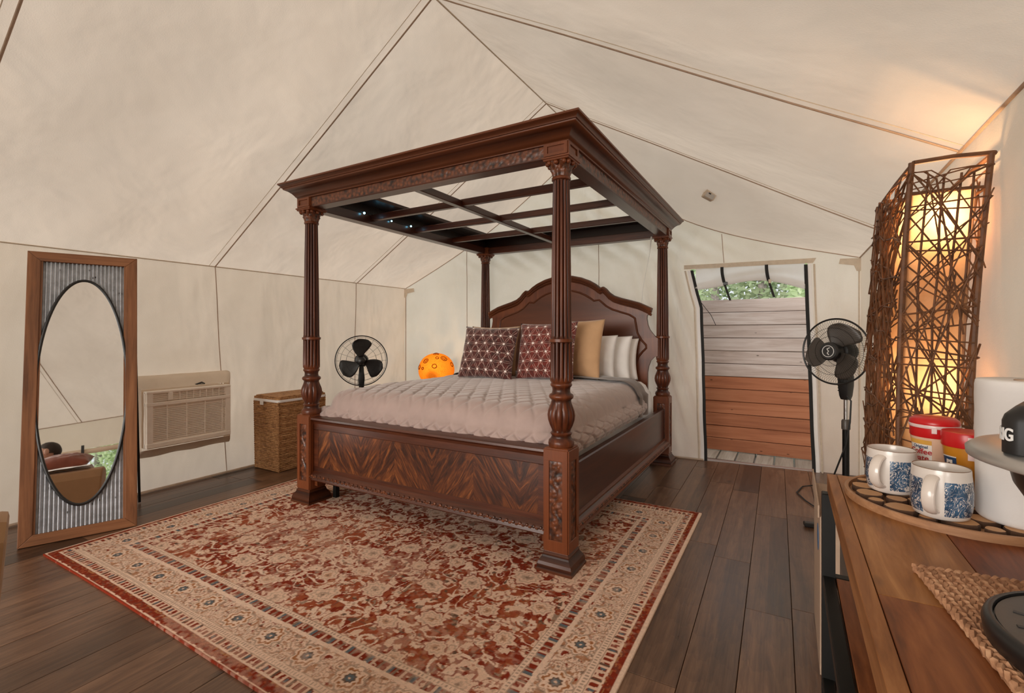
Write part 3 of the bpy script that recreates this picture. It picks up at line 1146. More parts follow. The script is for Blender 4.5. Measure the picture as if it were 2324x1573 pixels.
def make_rug():
    W, Hh = RX1 - RX0, RY1 - RY0
    nx, ny = 776, 626
    xs = np.linspace(0, W, nx)
    ys = np.linspace(0, Hh, ny)
    X, Y = np.meshgrid(xs, ys)
    rg = np.random.RandomState(11)

    def vnoise(x, y, s, seed):
        r = np.random.RandomState(seed)
        g = r.rand(96, 96)
        x = x / s + 500
        y = y / s + 500
        xi, yi = np.floor(x).astype(int), np.floor(y).astype(int)
        fx, fy = x - xi, y - yi
        fx, fy = fx * fx * (3 - 2 * fx), fy * fy * (3 - 2 * fy)
        a = g[yi % 96, xi % 96]
        b = g[yi % 96, (xi + 1) % 96]
        c = g[(yi + 1) % 96, xi % 96]
        d = g[(yi + 1) % 96, (xi + 1) % 96]
        return (a * (1 - fx) + b * fx) * (1 - fy) + (c * (1 - fx) + d * fx) * fy

    def fbm(x, y, s, seed, o=3):
        t = 0
        a = 0.5
        tot = 0
        for i in range(o):
            t = t + a * vnoise(x, y, s / 2 ** i, seed + i)
            tot += a
            a *= 0.5
        return t / tot

    e = np.minimum(np.minimum(X, W - X), np.minimum(Y, Hh - Y))
    # coordinate along the border
    along = np.where(np.minimum(Y, Hh - Y) < np.minimum(X, W - X), X - W / 2, Y - Hh / 2)
    sx, sy = np.abs(X - W / 2), np.abs(Y - Hh / 2)
    cream = np.array([0.80, 0.55, 0.41])
    pale = np.array([0.86, 0.63, 0.49])
    rust = np.array([0.25, 0.032, 0.013])
    rust2 = np.array([0.36, 0.085, 0.036])
    orange = np.array([0.42, 0.17, 0.07])
    brown = np.array([0.16, 0.09, 0.060])
    taupe = np.array([0.36, 0.24, 0.17])
    blue = np.array([0.13, 0.155, 0.175])
    col = np.empty(X.shape + (3,))
    col[:] = cream

    def put(mask, c, a=1.0):
        m = (np.clip(mask.astype(float), 0, 1) * a)[..., None]
        col[:] = col * (1 - m) + np.asarray(c) * m

    # ---- field: mirrored scrolling vines and palmettes on rust
    wx = X + 0.035 * (fbm(X, Y, 0.16, 21) - 0.5) * 2
    wy = Y + 0.035 * (fbm(X, Y, 0.16, 31) - 0.5) * 2
    mx = np.abs(wx - W / 2)
    n1 = fbm(mx, wy, 0.026, 41, 2)
    n2 = fbm(mx, wy, 0.048, 51, 2)
    field = e > 0.355
    red = field & (n1 * 0.62 + n2 * 0.38 > 0.478)
    put(red, rust)
    put(red & (fbm(X, Y, 0.3, 61, 2) > 0.55), rust2)
    blob = vnoise(mx, wy, 0.034, 71)
    put(field & (blob > 0.80), rust)
    put(field & (vnoise(mx, wy, 0.028, 72) > 0.86), brown)
    put(field & (vnoise(mx, wy, 0.030, 73) > 0.885), taupe)
    # cream vines: contour lines of warped noise
    c1 = np.abs(((fbm(mx, wy, 0.20, 81, 2) * 7) % 1) - 0.5)
    put(field & (c1 < 0.07), pale)
    c2 = np.abs(((fbm(mx + 3, wy, 0.14, 91, 2) * 6) % 1) - 0.5)
    put(field & (c2 < 0.05), rust2, 0.75)
    put(red & (vnoise(X, Y, 0.012, 74) > 0.80), brown, 0.55)
    put(red & (vnoise(X, Y, 0.016, 75) > 0.80), orange, 0.6)
    put(field & ~red & (vnoise(X, Y, 0.012, 76) > 0.80), taupe, 0.55)
    put(field & ~red & (vnoise(X, Y, 0.014, 77) > 0.84), rust2, 0.8)
    # palmettes on a staggered grid
    gx, gy = 0.36, 0.30
    row = np.round((wy - Hh / 2) / (gy / 2))
    for par in (0, 1):
        ux = (wx - W / 2 + par * gx / 2)
        uy = (wy - Hh / 2 + par * gy / 2)
        cx = np.round(ux / gx)
        cy = np.round(uy / gy)
        dx = ux - cx * gx - 0.035 * np.sin(cx * 2.3 + cy * 5.1 + par)
        dy = uy - cy * gy - 0.03 * np.sin(cx * 4.1 + cy * 1.7 + par * 2)
        jit = ((np.abs(cx) * 13 + cy * 7 + par * 5) % 5) / 5.0
        R0 = 0.046 + 0.024 * jit
        th = np.arctan2(dy, dx)
        rr = np.hypot(dx, dy * 1.15) / (R0 * (1 + 0.13 * np.cos(8 * th + jit * 3) + 0.10 * (fbm(X, Y, 0.03, 101, 2) - .5) * 2))
        put(field & (rr < 1.2) & (rr > 1.02) & (vnoise(X, Y, 0.02, 105) > 0.35), rust, 0.8)
        put(field & (rr <= 1.02), cream)
        put(field & (np.abs(rr - 0.72) < 0.06), taupe, 0.55)
        put(field & (rr < 0.42) & (vnoise(X, Y, 0.012, 103) > 0.35), np.where((jit > 0.5)[..., None], taupe, orange), 0.6)
        put(field & (rr < 0.16), brown, 0.6)
    # ---- borders
    wobb = 0.003 * (vnoise(X, Y, 0.02, 111) - 0.5)
    ee = e + wobb
    put((ee >= 0.012) & (ee < 0.050), rust)
    put((ee >= 0.012) & (ee < 0.050) & (vnoise(X, Y, 0.013, 123) > 0.62), brown, 0.4)
    put((ee >= 0.015) & (ee < 0.052) & (vnoise(X, Y, 0.011, 121) > 0.72), rust2)
    put((ee >= 0.040) & (ee < 0.050) & (vnoise(X, Y, 0.013, 122) > 0.6), orange)
    put((ee >= 0.052) & (ee < 0.057), pale)
    b = (ee >= 0.057) & (ee < 0.098)
    put(b, cream)
    ph = (along / 0.030) % 1
    idx = np.floor(along / 0.030)
    put(b & (ph < 0.62) & (vnoise(X, Y, 0.010, 131) > 0.25) & (np.abs(ee - 0.078) < 0.017), rust)
    put(b & (ph < 0.40) & (idx % 3 == 0), brown)
    put(b & (ph > 0.1) & (ph < 0.5) & (idx % 4 == 1) & (np.abs(ee - 0.078) < 0.010), blue)
    put((ee >= 0.098) & (ee < 0.103), taupe, 0.7)
    g = (ee >= 0.103) & (ee < 0.128)
    put(g, pale)
    put(g & ((((along / 0.016) % 1) < 0.4) & (np.abs(ee - 0.115) < 0.007)), taupe, 0.8)
    put((ee >= 0.128) & (ee < 0.132), taupe, 0.6)
    wb_ = (ee >= 0.132) & (ee < 0.268)
    put(wb_, pale * 0.96)
    # scrolls in the wide border
    cw = np.abs(((fbm(np.abs(along) + 2, ee * 1.0, 0.075, 141, 2) * 9) % 1) - 0.5)
    put(wb_ & (cw < 0.11), taupe, 0.85)
    put(wb_ & (np.abs(((fbm(np.abs(along) + 4, ee, 0.045, 145, 2) * 7) % 1) - 0.5) < 0.07), rust2, 0.55)
    cw2 = np.abs(((fbm(np.abs(along) + 7, ee, 0.060, 151, 2) * 7) % 1) - 0.5)
    put(wb_ & (cw2 < 0.085), orange, 0.7)
    put(wb_ & (vnoise(np.abs(along), ee, 0.020, 161) > 0.80), orange, 0.8)
    put(wb_ & (vnoise(np.abs(along), ee, 0.020, 163) > 0.90), rust)
    put(wb_ & (vnoise(np.abs(along), ee, 0.017, 165) > 0.86), brown, 0.7)
    per = 0.235
    da = (along / per - np.round(along / per)) * per
    dr = (ee - 0.200)
    th = np.arctan2(dr, da)
    rr = np.hypot(da, dr) / (0.043 * (1 + 0.12 * np.cos(8 * th)))
    put(wb_ & (rr < 1.5), pale)
    put(wb_ & (np.abs(rr - 1.42) < 0.09), taupe, 0.8)
    put(wb_ & (np.abs(rr - 1.0) < 0.14) & (vnoise(X, Y, 0.010, 171) > 0.3), orange)
    put(wb_ & (rr < 0.55), brown)
    put(wb_ & (rr < 0.40), blue)
    put(wb_ & (rr < 0.13), cream)
    put((ee >= 0.268) & (ee < 0.288), pale)
    ib = (ee >= 0.288) & (ee < 0.325)
    put(ib, cream * 0.9)
    ph = (along / 0.036) % 1
    idx = np.floor(along / 0.036)
    put(ib & (ph < 0.66) & (vnoise(X, Y, 0.011, 181) > 0.22), rust)
    put(ib & (ph < 0.45) & (idx % 3 == 1), blue)
    put(ib & (ph > 0.7) & (idx % 2 == 0), brown, 0.8)
    put((ee >= 0.325) & (ee < 0.329), taupe, 0.7)
    ob = (ee >= 0.329) & (ee < 0.352)
    put(ob, pale)
    put(ob & (((along / 0.018) % 1) < 0.42) & (np.abs(ee - 0.340) < 0.006), taupe, 0.8)
    put((ee >= 0.352) & (ee < 0.356), taupe, 0.7)
    # cream selvedge on the two long ends
    put(np.minimum(X, W - X) < 0.020, pale)
    put((np.minimum(Y, Hh - Y) < 0.006), rust)
    # wear: pile rubbed towards cream in soft areas
    wear = fbm(X, Y, 0.45, 201, 3) * 0.55 + fbm(X, Y, 0.02, 211, 2) * 0.45
    a = np.clip((wear - 0.50) * 2.6, 0, 0.30)[..., None]
    col[:] = col * (1 - a) + cream * a
    col *= (0.90 + 0.20 * vnoise(X, Y, 0.006, 221))[..., None]

    me = bpy.data.meshes.new('rug')
    nv = nx * ny
    co = np.empty((nv + 2 * (nx + ny) - 4, 3), np.float32)
    hz = 0.0085 + 0.0012 * fbm(X, Y, 0.05, 231, 2) + 0.0022 * np.clip(e / 0.02, 0, 1)
    co[:nv, 0] = (X + RX0).ravel()
    co[:nv, 1] = (Y + RY0 + 0.006 * np.sin(X * 2.1)).ravel()
    co[:nv, 2] = hz.ravel()
    ii = np.arange(nv).reshape(ny, nx)
    q = np.stack([ii[:-1, :-1], ii[:-1, 1:], ii[1:, 1:], ii[1:, :-1]], -1).reshape(-1, 4)
    ring = np.concatenate([ii[0, :], ii[1:, -1], ii[-1, -2::-1], ii[-2:0:-1, 0]])
    co[nv:] = co[ring]
    co[nv:, 2] = 0.0
    k = np.arange(len(ring))
    k2 = (k + 1) % len(ring)
    side = np.stack([nv + k, nv + k2, ring[k2], ring[k]], -1)
    q = np.concatenate([q, side]).astype(np.int32)
    me.vertices.add(len(co))
    me.vertices.foreach_set('co', co.ravel())
    me.loops.add(q.size)
    me.loops.foreach_set('vertex_index', q.ravel())
    me.polygons.add(len(q))
    me.polygons.foreach_set('loop_start', np.arange(0, q.size, 4, dtype=np.int32))
    me.polygons.foreach_set('loop_total', np.full(len(q), 4, np.int32))
    me.update(calc_edges=True)
    at = me.color_attributes.new('pile', 'FLOAT_COLOR', 'POINT')
    cc = np.ones((len(co), 4), np.float32)
    cc[:nv, :3] = col.reshape(-1, 3)
    cc[nv:, :3] = cc[ring, :3]
    at.data.foreach_set('color', cc.ravel())
    me.shade_smooth()
    n = NT('woven rug pile')
    a = n.node('ShaderNodeAttribute', attribute_name='pile')
    f = n.noise(n.coord(), 330, 2, 0.6)
    c = n.mix(0.35, a.outputs['Color'], n.ramp(f, [(0.3, (0.70, 0.70, 0.70)), (0.7, (1.0, 1.0, 1.0))]), 'MULTIPLY')
    n.bsdf(c, 0.95, 0, n.bump(f, 0.5, 0.004), 0, spec=0.08)
    me.materials.append(n.m)
    o = bpy.data.objects.new('rug', me)
    C.objects.link(o)
    tag(o, 'red and cream patterned oriental rug spread under the foot of the bed', 'rug')
    return o


make_rug()

# ------------------------------------------------------------------ four-poster bed
PXL, PXR, PYF, PYB = -3.075, -1.045, 2.325, 4.685
BXC = (PXL + PXR) / 2
bed = thing('four_poster_bed', 'carved dark mahogany four-poster king bed with an open slatted canopy', 'bed', (BXC, 3.5, 0.0))


def reed(n, depth, z0=-9, z1=9):
    def f(r, z, a):
        if z < z0 or z > z1:
            return r
        return r * (1 - depth * (1 - abs(math.sin(n * a / 2)) ** 0.7))
    return f


def relief_panel(w, h, th, fn):
    """carved strip standing in the XZ plane, facing -Y, centred on the origin"""
    nu, nv = max(8, int(w / 0.006)), max(8, int(h / 0.006))

    def g(u, v):
        a, b = (u - 0.5) * w, (v - 0.5) * h
        edge = min(1, 8 * min(u, 1 - u, v * h / w if h < w else v, (1 - v) * h / w if h < w else 1 - v) * 4)
        return (a, -th * fn(a, b) * edge, b)
    return MB().grid(g, nu, nv)


def vine_v(a, b):
    c = 0.016 * math.sin(b * 42)
    stem = math.exp(-((a - c) / 0.0055) ** 2)
    ph = (b * 42 / PI) % 1 - 0.5
    sgn = 1 if math.floor(b * 42 / PI) % 2 == 0 else -1
    leaf = math.exp(-(((a + sgn * 0.010) / 0.012) ** 2 + (ph * 0.075 / 0.020) ** 2)) * (0.7 + 0.3 * math.sin(a * 900 + b * 300))
    return max(stem, leaf)


def vine_h(a, b):
    d = b * 0.8 + a
    s = 0.5 + 0.5 * math.sin(d * 90 + 2.2 * math.sin(a * 45))
    t = 0.5 + 0.5 * math.sin((b - a * 0.6) * 150 + 1.5 * math.sin(a * 70))
    return 0.7 * s ** 2 + 0.45 * t ** 2


def make_post():
    # the shaft itself is the part; base, urn, capital hang under it
    prof = [(0.052, 0.985), (0.059, 0.998), (0.060, 1.02), (0.0585, 1.19), (0.0580, 1.200), (0.0655, 1.203), (0.0655, 1.218), (0.0575, 1.221), (0.056, 1.235),
            (0.0535, 1.5), (0.0495, 1.8), (0.0455, 2.050), (0.044, 2.056), (0.051, 2.060), (0.051, 2.072), (0.043, 2.078)]

    def rf(r, z, a):
        if 1.0 < z < 1.197 or 1.225 < z < 2.053:
            return r * (1 - 0.22 * (1 - abs(math.sin(14 * a / 2)) ** 0.6))
        return r
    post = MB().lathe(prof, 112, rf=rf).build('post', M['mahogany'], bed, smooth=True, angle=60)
    # base block with framed recesses
    hw = 0.066
    m = MB().rect_loft((0, 0), hw, hw, [(0.002, 0.10), (0, 0.108), (0, 0.648), (-0.01, 0.653)])
    for s in range(4):
        r = Matrix.Rotation(s * PI / 2, 3, 'Z')
        for (cx, cz, w, h) in ((0, 0.612, 0.132, 0.060), (0, 0.140, 0.132, 0.060), (-0.052, 0.376, 0.028, 0.42), (0.052, 0.376, 0.028, 0.42)):
            c = r @ Vector((cx, -hw - 0.003, cz))
            m.box(c, (w, 0.008, h), rot=r, ch=0.0025)
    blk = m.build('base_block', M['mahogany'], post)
    for s in range(4):
        p = relief_panel(0.076, 0.42, 0.006, vine_v)
        r = Matrix.Rotation(s * PI / 2, 3, 'Z')
        p.v = [tuple(r @ Vector((x, y - hw - 0.001, z + 0.376))) for x, y, z in p.v]
        p.build('carved_panel', M['carved'], post, smooth=True, fix=False)
    MB().rect_loft((0, 0), 0.066, 0.066, [(0.036, 0.0), (0.036, 0.022), (0.031, 0.028), (0.031, 0.045), (0.026, 0.06), (0.012, 0.080), (0.008, 0.088), (0.008, 0.096), (0.001, 0.106)]).build('plinth', M['mahogany_dark'], post, bevel=0.002)
    # turned urn
    up = [(0.050, 0.650), (0.066, 0.654), (0.069, 0.668), (0.066, 0.684), (0.055, 0.694), (0.050, 0.708), (0.056, 0.716), (0.058, 0.722), (0.049, 0.730), (0.052, 0.742),
          (0.062, 0.762), (0.0715, 0.790), (0.0745, 0.815), (0.071, 0.838), (0.062, 0.862), (0.055, 0.880), (0.052, 0.893), (0.056, 0.900), (0.064, 0.907), (0.066, 0.916), (0.062, 0.925), (0.050, 0.932),
          (0.047, 0.948), (0.049, 0.962), (0.056, 0.970), (0.058, 0.977), (0.054, 0.985), (0.050, 0.988)]

    def uf(r, z, a):
        if 0.74 < z < 0.888:
            k = math.sin(PI * (z - 0.74) / 0.148) ** 0.6
            return r * (1 - 0.12 * k * (1 - abs(math.sin(12 * a / 2)) ** 0.7))
        return r
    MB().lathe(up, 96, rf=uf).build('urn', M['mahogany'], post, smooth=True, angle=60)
    # leafy capital with a square abacus
    cp = [(0.044, 2.074), (0.046, 2.085), (0.049, 2.098), (0.055, 2.108), (0.052, 2.113), (0.058, 2.128), (0.068, 2.142), (0.064, 2.146), (0.066, 2.152)]

    def cf(r, z, a):
        k = (z - 2.074) / 0.08
        return r * (1 + 0.09 * math.cos(8 * a + (PI if k > 0.5 else 0)) + 0.12 * k * math.cos(4 * a + PI))
    m = MB().lathe(cp, 64, rf=cf)
    cap = m.build('capital', M['carved'], post, smooth=True, angle=60)
    m = MB()
    for q in range(4):
        a = PI / 4 + q * PI / 2
        for s in (-1, 1):
            c = Vector((0.072 * math.cos(a) - s * 0.012 * math.sin(a), 0.072 * math.sin(a) + s * 0.012 * math.cos(a), 2.142))
            m.ico(c, (0.013, 0.013, 0.013), 8, 6)
        m.ico((0.066 * math.cos(a + PI / 4), 0.066 * math.sin(a + PI / 4), 2.140), (0.014, 0.014, 0.012), 8, 6)
    m.build('volutes', M['mahogany'], post, smooth=True)
    MB().rect_loft((0, 0), 0.066, 0.066, [(0.0, 2.150), (0.006, 2.153), (0.006, 2.160), (0.012, 2.164)]).build('abacus', M['mahogany'], post)
    return post


post0 = make_post()
post0.location = (PXL - BXC, PYF - 3.5, 0)
for x, y in ((PXR, PYF), (PXL, PYB), (PXR, PYB)):
    p = copy_tree(post0, bed)
    p.location = (x - BXC, y - 3.5, 0)

# footboard
fx0, fx1 = PXL + 0.05, PXR - 0.05
fb = MB().box(((fx0 + fx1) / 2, 2.325, 0.40), (fx1 - fx0, 0.05, 0.40), ch=0.003)
for (x0, x1, z0, z1) in ((fx0, fx1, 0.545, 0.60), (fx0, fx1, 0.235, 0.275), (fx0, fx0 + 0.07, 0.275, 0.545), (fx1 - 0.07, fx1, 0.275, 0.545)):
    fb.box(((x0 + x1) / 2, 2.297, (z0 + z1) / 2), (x1 - x0, 0.012, z1 - z0), ch=0.003)
foot = fb.build('footboard', M['mahogany_x'], bed, world=True)
MB().box(((fx0 + fx1) / 2, 2.2965, 0.41), (fx1 - fx0 - 0.14, 0.008, 0.27)).build('veneer_panel', M['flame'], foot, world=True)


def extrude_x(prof, x0, x1):
    n = len(prof)
    vs = [(x0, y, z) for y, z in prof] + [(x1, y, z) for y, z in prof]
    fs = [tuple(range(n)), tuple(range(2 * n - 1, n - 1, -1))]
    for i in range(n):
        j = (i + 1) % n
        fs.append((i, n + i, n + j, j))
    return MB().add(vs, fs)


extrude_x([(2.385, 0.595), (2.385, 0.640), (2.275, 0.640), (2.262, 0.634), (2.260, 0.622), (2.272, 0.614), (2.285, 0.606), (2.290, 0.594), (2.294, 0.580), (2.35, 0.580)], fx0, fx1).build('top_rail', M['mahogany_x'], foot, smooth=True, world=True)
extrude_x([(2.34, 0.175), (2.34, 0.245), (2.292, 0.245), (2.285, 0.238), (2.272, 0.228), (2.262, 0.218), (2.258, 0.200), (2.268, 0.196), (2.264, 0.186), (2.27, 0.178)], fx0 + 0.005, fx1 - 0.005).build('lower_molding', M['mahogany_x'], foot, smooth=True, world=True)


def bead_row(along0, along1, step, fn):
    m = MB()
    a = along0
    k = 0
    while a < along1:
        c, s = fn(a, k)
        m.ico(c, s, 7, 5)
        a += step
        k += 1
    return m


bead_row(fx0 + 0.02, fx1 - 0.02, 0.021, lambda a, k: ((a, 2.262, 0.212 + (0.004 if k % 2 else -0.003)), (0.0125, 0.009, 0.0095 if k % 2 else 0.007))).build('carved_beading', M['carved'], foot, smooth=True, world=True)
for x0 in (fx0, fx1 - 0.05):
    MB().box((x0 + 0.025, 2.32, 0.155), (0.05, 0.045, 0.05), ch=0.004).build('corner_bracket', M['mahogany_dark'], foot, world=True)


def extrude_y(prof, y0, y1):
    n = len(prof)
    vs = [(x, y0, z) for x, z in prof] + [(x, y1, z) for x, z in prof]
    fs = [tuple(range(n - 1, -1, -1)), tuple(range(n, 2 * n))]
    for i in range(n):
        j = (i + 1) % n
        fs.append((i, j, n + j, n + i))
    return MB().add(vs, fs)


for xs, s in ((PXR + 0.02, 1), (PXL - 0.02, -1)):
    y0, y1 = PYF + 0.05, PYB - 0.05
    sr = extrude_y([(xs + s * q, z) for q, z in ((-0.03, 0.20), (0.012, 0.20), (0.012, 0.525), (0.006, 0.533), (-0.03, 0.533))], y0, y1).build('side_rail', M['mahogany_y'], bed, world=True)
    extrude_y([(xs + s * q, z) for q, z in ((0.0, 0.175), (0.050, 0.178), (0.056, 0.188), (0.052, 0.196), (0.060, 0.200), (0.054, 0.222), (0.040, 0.234), (0.030, 0.240), (0.028, 0.250), (0.012, 0.258), (0.0, 0.258))], y0, y1).build('lower_molding', M['mahogany_dark'], sr, smooth=True, world=True)
    bead_row(y0 + 0.02, y1 - 0.02, 0.021, lambda a, k: ((xs + s * 0.054, a, 0.214), (0.009, 0.0125, 0.010))).build('carved_beading', M['carved'], sr, smooth=True, world=True)
# inner support legs
for x in (-2.955, -1.17):
    MB().box((x, 2.45, 0.10), (0.032, 0.032, 0.20), ch=0.003).build('support_leg', M['black_metal'], bed, world=True)
MB().box((BXC, 3.5, 0.30), (1.96, 2.24, 0.05)).build('slat_base', M['mahogany_dark'], bed, world=True)

# headboard
half = [(0.0, 1.838), (0.10, 1.830), (0.20, 1.806), (0.29, 1.770), (0.35, 1.735), (0.395, 1.700), (0.415, 1.690), (0.44, 1.700), (0.465, 1.680), (0.50, 1.640), (0.55, 1.605), (0.62, 1.580), (0.72, 1.552), (0.80, 1.528), (0.86, 1.500), (0.925, 1.468),
        (0.920, 1.452), (0.900, 1.440), (0.880, 1.418), (0.878, 1.39), (0.888, 1.33), (0.905, 1.285), (0.935, 1.245), (0.965, 1.21), (0.985, 1.20), (0.985, 1.03), (0.950, 1.02), (0.915, 0.985), (0.895, 0.93), (0.885, 0.87), (0.885, 0.35)]
outl = [(-a, b) for a, b in reversed(half)] + half[1:]
YH = 4.645
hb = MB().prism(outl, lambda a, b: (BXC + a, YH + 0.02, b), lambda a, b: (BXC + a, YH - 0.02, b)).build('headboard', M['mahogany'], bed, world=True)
# crowning moulding along the top edge
top = [p for p in half[:16]]
topl = [(-a, b) for a, b in reversed(top)] + top[1:]
cm = MB()
for off, r, dz in ((-0.030, 0.020, 0.0), (-0.020, 0.016, -0.024), (-0.010, 0.012, -0.045)):
    cm.tube([(BXC + a * 0.998, YH + off, b + dz) for a, b in topl], r, 8)
cm.tube([(BXC + a, YH + 0.0, b + 0.004) for a, b in topl], 0.018, 8)
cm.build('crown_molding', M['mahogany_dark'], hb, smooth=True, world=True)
inn = [(0.0, 1.700), (0.10, 1.692), (0.19, 1.668), (0.26, 1.635), (0.315, 1.600), (0.345, 1.578), (0.40, 1.585), (0.43, 1.560), (0.475, 1.520), (0.54, 1.485), (0.63, 1.455), (0.71, 1.430), (0.765, 1.395), (0.775, 1.33), (0.79, 1.25), (0.83, 1.18), (0.872, 1.135), (0.875, 1.105), (0.84, 1.07), (0.80, 1.02), (0.775, 0.95), (0.765, 0.87), (0.765, 0.70)]
innl = [(-a, b) for a, b in reversed(inn)] + inn[1:]
MB().prism(innl, lambda a, b: (BXC + a, YH - 0.021, b), lambda a, b: (BXC + a, YH - 0.026, b)).build('veneer_panel', M['mahogany_dark'], hb, world=True)
MB().tube([(BXC + a, YH - 0.024, b) for a, b in innl], 0.010, 8).build('inner_molding', M['mahogany_dark'], hb, smooth=True, world=True)

# canopy
hx, hy = (PXR - PXL) / 2, (PYB - PYF) / 2
cyc = (PYF + PYB) / 2
cn = MB().rect_loft((BXC, cyc), hx, hy, [(0.062, 2.236), (0.070, 2.238), (0.072, 2.248), (0.078, 2.252), (0.084, 2.262), (0.096, 2.276), (0.114, 2.290), (0.136, 2.300), (0.140, 2.304), (0.140, 2.310), (0.146, 2.311), (0.150, 2.322), (0.160, 2.330), (0.166, 2.334), (0.166, 2.344), (0.155, 2.348),
                                             (-0.20, 2.348), (-0.20, 2.322), (-0.02, 2.322), (-0.02, 2.236)], cap=False)
cn.f.append  # open loft: inside faces close the section below
n0 = 0
nn = len(cn.v) // 4
for i in range(4):
    j = (i + 1) % 4
    cn.f.append((4 * (nn - 1) + i, 4 * (nn - 1) + j, j, i))
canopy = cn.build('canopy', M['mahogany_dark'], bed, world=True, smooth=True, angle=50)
# frieze boards, carved outside
for (x0, x1, y0, y1) in ((PXL + 0.06, PXR - 0.06, PYF - 0.058, PYF + 0.035), (PXL + 0.06, PXR - 0.06, PYB - 0.035, PYB + 0.058)):
    MB().box(((x0 + x1) / 2, (y0 + y1) / 2, 2.204), (x1 - x0, y1 - y0, 0.072), ch=0.003).build('frieze', M['mahogany_x'], canopy, world=True)
for (x0, x1, y0, y1) in ((PXL - 0.058, PXL + 0.035, PYF + 0.06, PYB - 0.06), (PXR - 0.035, PXR + 0.058, PYF + 0.06, PYB - 0.06)):
    MB().box(((x0 + x1) / 2, (y0 + y1) / 2, 2.204), (x1 - x0, y1 - y0, 0.072), ch=0.003).build('frieze', M['mahogany_y'], canopy, world=True)
p = relief_panel(PXR - PXL - 0.15, 0.058, 0.006, vine_h)
p.v = [(x + BXC, y + PYF - 0.0585, z + 2.206) for x, y, z in p.v]
p.build('carved_strip', M['carved'], canopy, smooth=True, fix=False, world=True)
p = relief_panel(PYB - PYF - 0.15, 0.058, 0.006, vine_h)
p.v = [(PXR + 0.0585 - y, x + cyc, z + 2.206) for x, y, z in p.v]
p.build('carved_strip', M['carved'], canopy, smooth=True, fix=False, world=True)
for x in (PXL, PXR):
    for y in (PYF, PYB):
        m = MB().rect_loft((x, y), 0.066, 0.066, [(0.012, 2.162), (0.012, 2.170), (0.004, 2.174), (0, 2.176), (0, 2.240)])
        for s in range(4):
            r = Matrix.Rotation(s * PI / 2, 3, 'Z')
            for (cx, cz, w, h) in ((0, 2.232, 0.132, 0.014), (0, 2.182, 0.132, 0.014), (-0.057, 2.207, 0.018, 0.036), (0.057, 2.207, 0.018, 0.036)):
                c = r @ Vector((cx, -0.069, 0)) + Vector((x, y, cz))
                m.box(c, (w, 0.008, h), rot=r)
        m.build('corner_block', M['mahogany'], canopy, world=True)
for y in (2.90, 3.45, 4.02):
    MB().box((BXC, y, 2.222), (PXR - PXL - 0.07, 0.042, 0.05), ch=0.004).build('crossbar', M['mahogany_x'], canopy, world=True)
MB().box((BXC - 0.06, cyc, 2.212), (0.05, PYB - PYF - 0.07, 0.05), ch=0.004).build('center_bar', M['mahogany_y'], canopy, world=True)

# ------------------------------------------------------------------ mattress, quilt
MX0, MX1, MY0, MY1 = -3.00, -1.12, 2.40, 4.58


def soft_box(x0, x1, y0, y1, z0, z1, nu, nv, rad, disp=None, crown=0.0):
    """closed-top cloth: a slab rounded over its edges down to z0"""
    def g(u, v):
        # u, v in 0..1 incl. skirts: the outer 18 % of each side folds down
        s = 0.16

        def ax(t, a, b):
            if t < s:
                k = t / s
                return a, (1 - k)
            if t > 1 - s:
                k = (1 - t) / s
                return b, (1 - k)
            return a + (b - a) * (t - s) / (1 - 2 * s), 0.0
        x, dx = ax(u, x0, x1)
        y, dy = ax(v, y0, y1)
        # rounded shoulder
        ex = min(x - x0, x1 - x)
        ey = min(y - y0, y1 - y)
        z = z1 + crown * math.sin(PI * (x - x0) / (x1 - x0)) * math.sin(PI * min(1, (y - y0) / (y1 - y0)))
        qx = max(0, 1 - ex / rad)
        qy = max(0, 1 - ey / rad)
        q = min(1, math.hypot(qx, qy))
        z -= rad * 0.9 * (1 - math.sqrt(max(0, 1 - q * q)))
        d = max(dx, dy)
        z -= d * (z - z0)
        out = 0.03 * math.sin(PI * d) if d > 0 else 0
        x += (out if x >= x1 - 1e-6 else (-out if x <= x0 + 1e-6 else 0))
        y += (-out if y <= y0 + 1e-6 else 0)
        if disp:
            return disp(x, y, z, d)
        return (x, y, z)
    return MB().grid(g, nu, nv)


mat_o = soft_box(MX0 + 0.02, MX1 - 0.02, MY0 + 0.02, MY1, 0.34, 0.795, 60, 70, 0.09).build('mattress', M['white_cotton'], smooth=True, angle=180)
tag(mat_o, 'white sheeted mattress showing beside the pillows on the four-poster bed', 'mattress')


def ogee(x, y):
    Wd, P = 0.058, 0.205
    best = 9
    k0 = math.floor(x / Wd)
    for k in (k0 - 1, k0, k0 + 1, k0 + 2):
        s = 1 if k % 2 == 0 else -1
        best = min(best, abs(x - (Wd * k + s * Wd / 2 * math.cos(2 * PI * y / P))))
    return best


def qdisp(x, y, z, d):
    # stitched ogee channels; on the skirts the pattern runs down the drop
    drop = d * 0.22
    if y <= MY0 + 0.01:
        a, b = x, -drop
    elif x >= MX1 - 0.01 or x <= MX0 + 0.01:
        a, b = (x if x < -2 else x) + (drop if x > -2 else -drop), y
    else:
        a, b = x, y - MY0
    o = ogee(a, b)
    h = 0.0095 * (1 - 0.68 * sstep(2.5, 3.3, y)) * (1.0 + 0.9 * min(1, d * 2.5)) * (1 - math.exp(-(o / 0.0125) ** 2))
    h += 0.010 * nz(x, y, z, 2.6) + 0.006 * nz(x, y, z, 7.0)
    if d > 0.02:
        n = Vector((0, 0, 0))
        if y <= MY0 + 0.01:
            n.y -= 1
        if x >= MX1 - 0.01:
            n.x += 1
        if x <= MX0 + 0.01:
            n.x -= 1
        if n.length > 0:
            n.normalize()
        h += 0.014 * nz(a * 3, d * 1.5, 3, 3.0) * min(1, d * 3)
        return (x + n.x * h, y + n.y * h, z + 0.3 * h)
    return (x, y, z + h)


